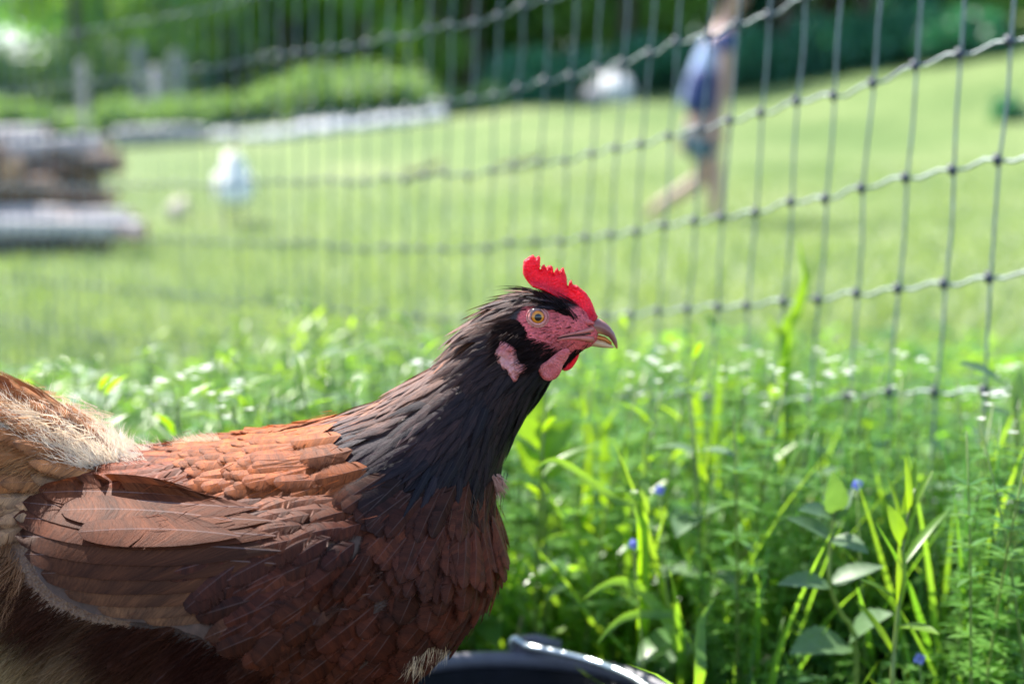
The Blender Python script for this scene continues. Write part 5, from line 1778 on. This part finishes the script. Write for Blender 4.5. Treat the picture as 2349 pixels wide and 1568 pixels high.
# wisps of white fluff under the breast
down_patch('breast_down', hits([(930, 1490), (985, 1475), (1030, 1455), (1045, 1480), (1000, 1520), (940, 1530)]), 450, .009, .00042, (.70, .54, .36), .3, RNG, (-.5, .87), amt=.12)
down_patch('breast_down', hits([(1125, 1085), (1150, 1080), (1152, 1110), (1130, 1115)]), 130, .009, .0006, (.55, .30, .24), .9, RNG, (.2, .6), amt=.2)
down_patch('breast_down', hits([(1020, 1120), (1110, 1095), (1130, 1120), (1110, 1160), (1030, 1150)]), 260, .016, .0006, (.11, .065, .045), .1, RNG, (-.25, .97), amt=.3)
# tail feathers, arching back out of view
def tail_feather(i, pts, wpx, dy, col):
    P = catmull(pts, 14)
    V, F, UV = feather_shape(1.0, 1.0, 14, 'round', 0, 0, 2, 300 + i, m=.7)
    out = []
    for (x, y, z) in V:
        s = min(13.999, max(0, y) * 14); k = int(s); t = s - k
        c = P[k] * (1 - t) + P[k + 1] * t
        d = P[min(k + 1, 14)] - P[max(k - 1, 0)]; d = d / np.linalg.norm(d)
        q = HP(c[0] + d[1] * x * wpx, c[1] - d[0] * x * wpx)
        out.append(q + Vector((0, dy * (.3 + .7 * y) - .004 * (1 - abs(x)), 0)))
    o = hput(mesh_obj('tail_feather', out, F, M_FEATHER, None, uvs=UV)); o.color = (*col, 1)
for i in range(14):
    k = i / 13
    s = -1 if i % 2 else 1
    dy = s * (.012 + .028 * k)
    tail_feather(i, [(230 - 40 * k, 1010 + 50 * k), (90 - 30 * k, 915 + 70 * k), (-60, 868 + 90 * k), (-220 - 30 * k, 850 + 130 * k), (-370, 890 + 150 * k)], 30, dy, tuple(tint((.30, .105, .036), RNG, .25)))
tuft = Heap()
for _ in range(900):
    t = RNG.random()
    u, v = lerp(-30, 235, t) + RNG.uniform(-10, 10), lerp(880, 985, t) + RNG.uniform(-16, 50)
    strands(tuft, HP(u, v, RNG.uniform(-.03, .03)), Vector((-.9 + RNG.uniform(-.2, .3), RNG.uniform(-.3, .3), .25 + RNG.uniform(-.3, .3))), RNG.uniform(.012, .03), .0006, tint((.50, .27, .13) if t < .5 else (.72, .55, .38), RNG, .25), RNG, .2)
tf = hput(tuft.build('tail_plumes', M_DOWN)); tag(tf, kind='stuff')
# fine feathers on cheek, ear and crown
cheek = Heap()
def cheek_zone(poly, n, L, w, col, flow, tilt=.1, amt=.4):
    fn = hits(poly)
    for _ in range(n):
        q = fn(RNG)
        if q is None: continue
        p, nn, u, v = q
        f = Vector((flow[0], 0, -flow[1])); f = (f - nn * f.dot(nn)).normalized()
        y = f + nn * tilt + Vector((RNG.uniform(-1, 1), RNG.uniform(-1, 1), RNG.uniform(-1, 1))) * .12
        for sg in (0, 1):
            pp = p if sg == 0 else Vector((p.x, 2 * HY - p.y, p.z)); yy = y if sg == 0 else Vector((y.x, -y.y, y.z))
            strands(cheek, pp, yy, L * RNG.uniform(.6, 1.3), w, tint(col, RNG, amt), RNG, .05, 2, .12)
cheek_zone([(1150, 742), (1165, 730), (1185, 732), (1200, 745), (1212, 765), (1205, 775), (1180, 776), (1150, 770)], 1100, .0075, .0006, (.020, .011, .010), (-.9, .45), .35)
cheek_zone([(1195, 770), (1225, 774), (1260, 786), (1290, 806), (1295, 826), (1250, 832), (1215, 830), (1195, 800)], 520, .009, .0005, (.022, .011, .010), (-.95, .32), .08)
cheek_zone([(1225, 690), (1250, 690), (1280, 704), (1305, 712), (1318, 728), (1300, 725), (1270, 712), (1235, 698)], 150, .010, .0006, (.016, .010, .009), (-.85, -.3), .1)
cheek_zone([(1240, 680), (1300, 700), (1325, 725), (1328, 740), (1315, 735), (1290, 715), (1245, 692)], 60, .010, .0005, (.016, .010, .009), (-.55, -.6), .25)
cheek_zone([(1320, 800), (1350, 800), (1345, 812), (1310, 825), (1290, 845), (1275, 840)], 200, .006, .0005, (.02, .012, .011), (-.6, .75), .15)
# bristles over the bare skin and feathers that lap over the ear lobe
cheek_zone(FACE, 130, .0045, .0004, (.03, .012, .010), (-.9, .2), .25)
for (poly_, n_, fl_, L_) in (([(1150, 765), (1195, 765), (1205, 785), (1160, 785)], 90, (-.75, .65), .009), ([(1192, 780), (1222, 800), (1225, 845), (1205, 850), (1205, 815)], 150, (-.95, .30), .009), ([(1135, 770), (1150, 765), (1150, 830), (1140, 830)], 60, (-.8, .6), .009)):
    fn = hits(poly_)
    for _ in range(n_):
        q = fn(RNG)
        if q is None: continue
        pp, nn, u, v = q
        f = Vector((fl_[0], 0, -fl_[1])); f = (f - nn * f.dot(nn)).normalized()
        for sg in (0, 1):
            p2, y2 = pp + nn * RNG.uniform(.002, .0055), f + nn * .12
            if sg: p2, y2 = Vector((p2.x, 2 * HY - p2.y, p2.z)), Vector((y2.x, -y2.y, y2.z))
            strands(cheek, p2, y2, L_ * RNG.uniform(.6, 1.2), .0006, tint((.020, .011, .010), RNG, .4), RNG, .1, 2, .12)
ck = hput(cheek.build('face_feathers', M_DOWN)); tag(ck, kind='stuff')
crest = Heap()
for _ in range(34):
    u = RNG.uniform(1205, 1250); v = 662 + (u - 1205) * .28
    strands(crest, HP(u, v, RNG.uniform(-.006, .006)), Vector((-.9, RNG.uniform(-.2, .2), .12 + RNG.uniform(-.12, .25))), RNG.uniform(.008, .019), .0007, tint((.022, .012, .010), RNG, .3), RNG, .15)
cr = hput(crest.build('crest_feathers', M_DOWN)); tag(cr, kind='stuff')

# ---- comb, wattles, ear lobes
def CR(x, y): return (996.5 + .2179 * x, 555.2 + .2179 * y)      # from the enlarged head view
def inflate(name, poly, cell, thick, dy, mat, parent=None, wob=0.0, bulge=None, lean=0.0):
    xs = [q[0] for q in poly]; ys = [q[1] for q in poly]
    nx, ny = int((max(xs) - min(xs)) / cell) + 3, int((max(ys) - min(ys)) / cell) + 3
    ids, F2, B2 = {}, [], []
    for i in range(nx):
        for j in range(ny):
            u, v = min(xs) - cell + i * cell, min(ys) - cell + j * cell
            d, bp = poly_dist(u, v, poly)
            if not in_poly(u, v, poly):
                if d > cell * .62: continue
                u, v = bp; d = 0.0
            elif d < cell * .3: u, v = bp; d = 0.0
            th = thick(d, u, v)
            w = wob * noise.noise(Vector((u * .04, v * .04, dy * 90)))
            ctr = HP(u, v, dy + w + lean * (max(ys) - v))
            ids[(i, j)] = (len(F2), d)
            F2.append(ctr + Vector((0, -th, 0))); B2.append(ctr + Vector((0, th, 0)))
    n = len(F2)
    fs = []
    for i in range(nx - 1):
        for j in range(ny - 1):
            k = [q for q in ((i, j), (i, j + 1), (i + 1, j + 1), (i + 1, j)) if q in ids]
            if len(k) >= 3:
                a = [ids[q][0] for q in k]
                fs.append(tuple(a)); fs.append(tuple(x + n for x in a[::-1]))
    me = mesh_data(name, F2 + B2, fs, mat)
    b = bmesh.new(); b.from_mesh(me)
    bmesh.ops.remove_doubles(b, verts=b.verts, dist=1e-6)
    bmesh.ops.recalc_face_normals(b, faces=b.faces)
    b.to_mesh(me); b.free()
    me.polygons.foreach_set('use_smooth', [True] * len(me.polygons))
    return hput(put(bpy.data.objects.new(name, me)), parent)
comb_poly = [CR(*q) for q in [(1030, 470), (985, 425), (955, 380), (932, 335), (930, 260), (942, 190), (1000, 152), (1040, 132), (1068, 172), (1095, 143), (1116, 160), (1112, 240), (1114, 305), (1136, 238), (1160, 234), (1176, 280), (1192, 246), (1228, 242), (1250, 265), (1252, 352),
            (1268, 296), (1292, 264), (1308, 296), (1312, 330), (1334, 275), (1362, 266), (1372, 312), (1392, 362), (1398, 462), (1408, 472), (1418, 415), (1442, 392), (1456, 446), (1500, 452), (1545, 490), (1594, 530), (1642, 600), (1672, 670), (1702, 750), (1722, 785), (1700, 815),
            (1640, 850), (1560, 850), (1480, 800), (1420, 730), (1350, 650), (1260, 570), (1150, 510)]]
cj = []
for i in range(len(comb_poly)):                   # finely ragged rim
    a, b2 = comb_poly[i], comb_poly[(i + 1) % len(comb_poly)]
    m_ = max(1, int(math.hypot(a[0] - b2[0], a[1] - b2[1]) / 2.5))
    for k in range(m_):
        t = k / m_
        j = .3 if i < 41 else 0
        cj.append((lerp(a[0], b2[0], t) + RNG.uniform(-j, j), lerp(a[1], b2[1], t) + RNG.uniform(-j, j)))
base_line = [CR(*q) for q in [(1030, 470), (1150, 510), (1260, 570), (1350, 650), (1420, 730), (1480, 800), (1560, 850), (1640, 850)]]
def comb_th(d, u, v):
    bd = poly_dist(u, v, base_line, False)[0]
    e = math.sqrt(min(1.0, d / 5.0))
    front = sstep(1330, 1355, u) * sstep(690, 715, v)
    return e * (.0023 + .0042 * math.exp(-(bd / 14.0) ** 2) + .003 * front)
inflate('comb', cj, 1.7, comb_th, 0.0, M_COMB, wob=.0012)
lobe = [CR(*q) for q in [(690, 1040), (662, 1095), (668, 1170), (715, 1240), (765, 1285), (795, 1340), (822, 1385), (858, 1372), (885, 1310), (935, 1285), (960, 1215), (905, 1205), (862, 1150), (850, 1060), (790, 1015), (720, 985)]]
wat = [CR(*q) for q in [(1075, 1275), (1100, 1330), (1140, 1385), (1200, 1402), (1270, 1382), (1320, 1310), (1342, 1240), (1382, 1180), (1412, 1095), (1370, 1060), (1300, 1090), (1180, 1190), (1110, 1235)]]
fwat = [CR(*q) for q in [(1335, 1350), (1380, 1378), (1440, 1362), (1492, 1300), (1535, 1195), (1520, 1120), (1440, 1130), (1380, 1250)]]
def smoothpoly(p, n=40): return [tuple(q) for q in catmull(p + [p[0]], n)]
def on_face(u, v, d): 
    loc, nor = cast(u, v)
    return (loc.y - HY) if loc is not None else d
lc = (sum(q[0] for q in lobe) / len(lobe), sum(q[1] for q in lobe) / len(lobe))
lobe = [(lc[0] + (q[0] - lc[0]) * 1.14, lc[1] + (q[1] - lc[1]) * 1.06) for q in lobe]
ly = on_face(*CR(800, 1080), -.022)
inflate('ear_lobe', smoothpoly(lobe), 1.8, lambda d, u, v: math.sqrt(min(1, d / 7)) * (.0022 + .0012 * noise.noise(Vector((u * .09, v * .09, 5)))), ly - .0034, M_LOBE, wob=.001)
inflate('ear_lobe', smoothpoly(lobe), 2.5, lambda d, u, v: math.sqrt(min(1, d / 7)) * .0022, -ly + .0034, M_LOBE, wob=.001)
wy = on_face(*CR(1300, 1120), -.014)
inflate('wattle', smoothpoly(wat), 1.8, lambda d, u, v: math.sqrt(min(1, d / 8)) * .0019, wy - .0018, M_WATTLE, wob=.0016, lean=-.00004)
inflate('wattle', smoothpoly(fwat), 1.8, lambda d, u, v: math.sqrt(min(1, d / 8)) * .0018, .009, M_COMB, wob=.0016)

# ---- beak
def beak(name, secs, colf, n=16):
    P = [(HP(*CR(*a)), HP(*CR(*b)), Vector((0, w, 0))) for a, b, w in secs]
    fine = []
    for i in range(len(P) - 1):
        for k in range(4):
            t = k / 4
            fine.append(tuple(P[i][j].lerp(P[i + 1][j], t) for j in range(3)))
    fine.append(P[-1])
    V, F = rings(fine, n)
    cols = [colf(*proj(v)) for v in V]
    me = mesh_data(name, V, F, M_HORN, True, None, cols)
    return hput(put(bpy.data.objects.new(name, me)))
def upper_col(u, v):
    x, y = (u - 996.5) / .2179, (v - 555.2) / .2179
    base = np.array((.62, .40, .20)); dark = np.array((.26, .10, .085)); tip = np.array((.36, .16, .055))
    k = sstep(60, 10, poly_dist(x, y, [(1700, 860), (1780, 890), (1850, 950), (1900, 1040)], False)[0] - 25) 
    c = base * (1 - k) + dark * k
    t = sstep(1040, 1110, y) * sstep(1880, 1910, x)
    return c * (1 - t) + tip * t
beak('upper_beak', [((1480, 880), (1330, 1030), .0088), ((1600, 860), (1450, 1000), .0085), ((1690, 800), (1590, 968), .0074), ((1745, 806), (1690, 962), .0060), ((1800, 842), (1770, 972), .0048),
                    ((1850, 890), (1835, 1000), .0037), ((1893, 950), (1868, 1040), .0027), ((1922, 1030), (1890, 1080), .0018), ((1932, 1090), (1905, 1108), .0010), ((1928, 1118), (1914, 1122), .0004)], upper_col)
beak('lower_beak', [((1330, 1005), (1420, 1085), .0078), ((1450, 985), (1500, 1080), .0076), ((1580, 978), (1590, 1088), .0062), ((1690, 1000), (1680, 1098), .0048), ((1780, 1030), (1775, 1112), .0034), ((1850, 1070), (1845, 1116), .0020), ((1892, 1100), (1890, 1114), .0007)],
     lambda u, v: np.array((.60, .40, .22)) * (1 - sstep(1370, 1320, u)) + np.array((.50, .15, .14)) * sstep(1370, 1320, u))
tg = simple_mat('tongue_flesh', (.62, .20, .035), .35, .1, 200, 0)
V, F = rings([(HP(*CR(1500, 975)), HP(*CR(1500, 1010)), Vector((0, .0055, 0))), (HP(*CR(1700, 968)), HP(*CR(1700, 1012)), Vector((0, .0048, 0))), (HP(*CR(1800, 995)), HP(*CR(1795, 1040)), Vector((0, .0036, 0))), (HP(*CR(1868, 1050)), HP(*CR(1862, 1080)), Vector((0, .0018, 0)))], 12)
hput(mesh_obj('tongue', V, F, tg))
# the corner of the mouth: horn strip and dark gape running back over the cheek
M_GAPE = simple_mat('gape_dark', (.06, .014, .012), .6, .2, 100, 0)
M_STRIP = simple_mat('gape_horn', (.52, .15, .12), .4, .2, 150, .1)
def on_skin(x, y, out):
    l, n_ = cast(*CR(x, y))
    return l + n_.normalized() * out if l is not None else HP(*CR(x, y), -.008)
for sg in (-1, 1):
    for nm, pth, rad, mt in (('gape', [(1285, 1018), (1330, 1000), (1390, 986), (1470, 974), (1560, 966), (1640, 962)], [.0002, .0005, .0006, .0007, .0008, .0005], M_GAPE),
                             ('mouth_corner', [(1300, 1000), (1350, 982), (1420, 968), (1500, 952), (1590, 935), (1660, 915)], [.0003, .0005, .0007, .0009, .0014, .0016], M_STRIP),
                             ('mouth_corner', [(1290, 1034), (1350, 1016), (1420, 1008), (1500, 1004), (1590, 1010), (1660, 1020)], [.0003, .0006, .0009, .0012, .0018, .0018], M_STRIP)):
        P = [on_skin(x, y, .0003) for x, y in pth]
        if sg > 0: P = [Vector((q.x, 2 * HY - q.y, q.z)) for q in P]
        V, F = tube(P, rad, 8); hput(mesh_obj(nm, V, F, mt))
# nostril: a flap over a dark slit
nl = on_face(*CR(1600, 835), -.009)
M_DARK = simple_mat('nostril_dark', (.05, .012, .012), .6, .2, 100, 0)
for sg in (-1, 1):
    yy = -.0088 if sg < 0 else .0088
    P = [HP(*CR(1530, 832), yy), HP(*CR(1570, 848), yy * 1.03), HP(*CR(1620, 858), yy * 1.02), HP(*CR(1655, 850), yy * .95)]
    V, F = tube(P, [.0002, .0008, .0008, .0002], 8); hput(mesh_obj('nostril', V, F, M_DARK))
    P = [HP(*CR(1525, 812), yy * .97), HP(*CR(1570, 818), yy * 1.02), HP(*CR(1630, 828), yy * 1.02), HP(*CR(1672, 838), yy * .92)]
    V, F = tube(P, [.0006, .0017, .0018, .0006], 10); hput(mesh_obj('nostril_flap', V, F, M_WATTLE))

# ---- eyes
def eye_mat():
    m, nt, N, L, b = new_mat('eye_iris')
    at = N.new('ShaderNodeAttribute'); at.attribute_name = 'fcol'
    n = noise_tex(nt, 700, 3, .6, coords(nt))
    L.new(mixc(nt, .3, at.outputs['Color'], mixc(nt, 1.0, at.outputs['Color'], ramp(nt, n, [(0.3, (.5, .4, .4)), (.7, (1.4, 1.4, 1.2))]), 'MULTIPLY')), b.inputs['Base Color'])
    b.inputs['Roughness'].default_value = 0.08
    b.inputs['Coat Weight'].default_value = 0.8
    b.inputs['Specular IOR Level'].default_value = 0.25
    b.inputs['Coat Roughness'].default_value = 0.02
    return m
M_EYE = eye_mat()
eu, evv = CR(1088, 790)
el, en = cast(eu, evv)
PXE = 0.000255
for sg in (-1, 1):
    ax = Vector((.10, -1, .06)).normalized()
    R = .0062
    ctr = el - ax * .0040
    V, F, Cc = [], [], []
    u1 = ax.orthogonal().normalized(); u2 = ax.cross(u1)
    angs = [0, .12, .28, .345, .36, .42, .55, .66, .70, .74, .85, 1.0, 1.25, 1.6, 2.2, 3.14159]
    for a in angs:
        for k in range(28):
            t = 2 * math.pi * k / 28
            V.append(ctr + ax * (R * math.cos(a)) + (u1 * math.cos(t) + u2 * math.sin(t)) * (R * math.sin(a)))
            r_ = a
            if r_ < .35: c = (.004, .004, .006)
            elif r_ < .43: c = (.62, .26, .02)
            elif r_ < .60: c = (.74, .22, .008)
            elif r_ < .68: c = (.34, .10, .01)
            elif r_ < .72: c = (.06, .02, .01)
            else: c = (.10, .06, .06)
            Cc.append(c)
    for i in range(len(angs) - 1):
        for k in range(28):
            a, b2 = i * 28 + k, i * 28 + (k + 1) % 28
            F.append((a, a + 28, b2 + 28, b2))
    if sg > 0: V = [Vector((p.x, 2 * HY - p.y, p.z)) for p in V]
    hput(mesh_obj('eye', V, F, M_EYE, None, cols=Cc))
    # lid: two soft folds round the eye
    for (rr, tk, out) in ((18.0, .0009, .0007), (23.5, .0007, -.0001)):
        P = []
        for k in range(33):
            t = 2 * math.pi * k / 32
            q, qn = cast(eu + math.cos(t) * rr * 1.04, evv - math.sin(t) * rr * .93)
            q = q + Vector((0, -1, 0)) * out
            P.append(q if sg < 0 else Vector((q.x, 2 * HY - q.y, q.z)))
        V, F = tube(P, tk, 8, cap=False); hput(mesh_obj('eyelid', V, F, M_LID))

# ---- legs and feet (they stand on the ground below the frame)
M_LEG = simple_mat('leg_scale', (.42, .27, .10), .5, .3, 150, .5)
for sg in (-1, 1):
    hip = HP(535, 1860, sg * .04)
    foot = Vector((hip.x + .012, hip.y, -.022))
    lg = Heap()
    V, F = tube([hip + Vector((0, 0, .03)), hip, hip.lerp(foot, .5), foot + Vector((0, 0, .012)), foot], [.010, .0075, .006, .0065, .006], 10)
    lg.add(V, F)
    for (dx, dy, L_) in ((1, 0, .055), (.85, .55, .045), (.85, -.55, .045), (-.9, 0, .025)):
        d = Vector((dx, dy, 0)).normalized()
        V, F = tube([foot + Vector((0, 0, .002)), foot + d * L_ * .5 + Vector((0, 0, .002)), foot + d * L_ * .85 + Vector((0, 0, -.001)), foot + d * L_ + Vector((0, 0, -.006))], [.0055, .0048, .0038, .001], 8)
        lg.add(V, F)
    hput(lg.build('leg', M_LEG))
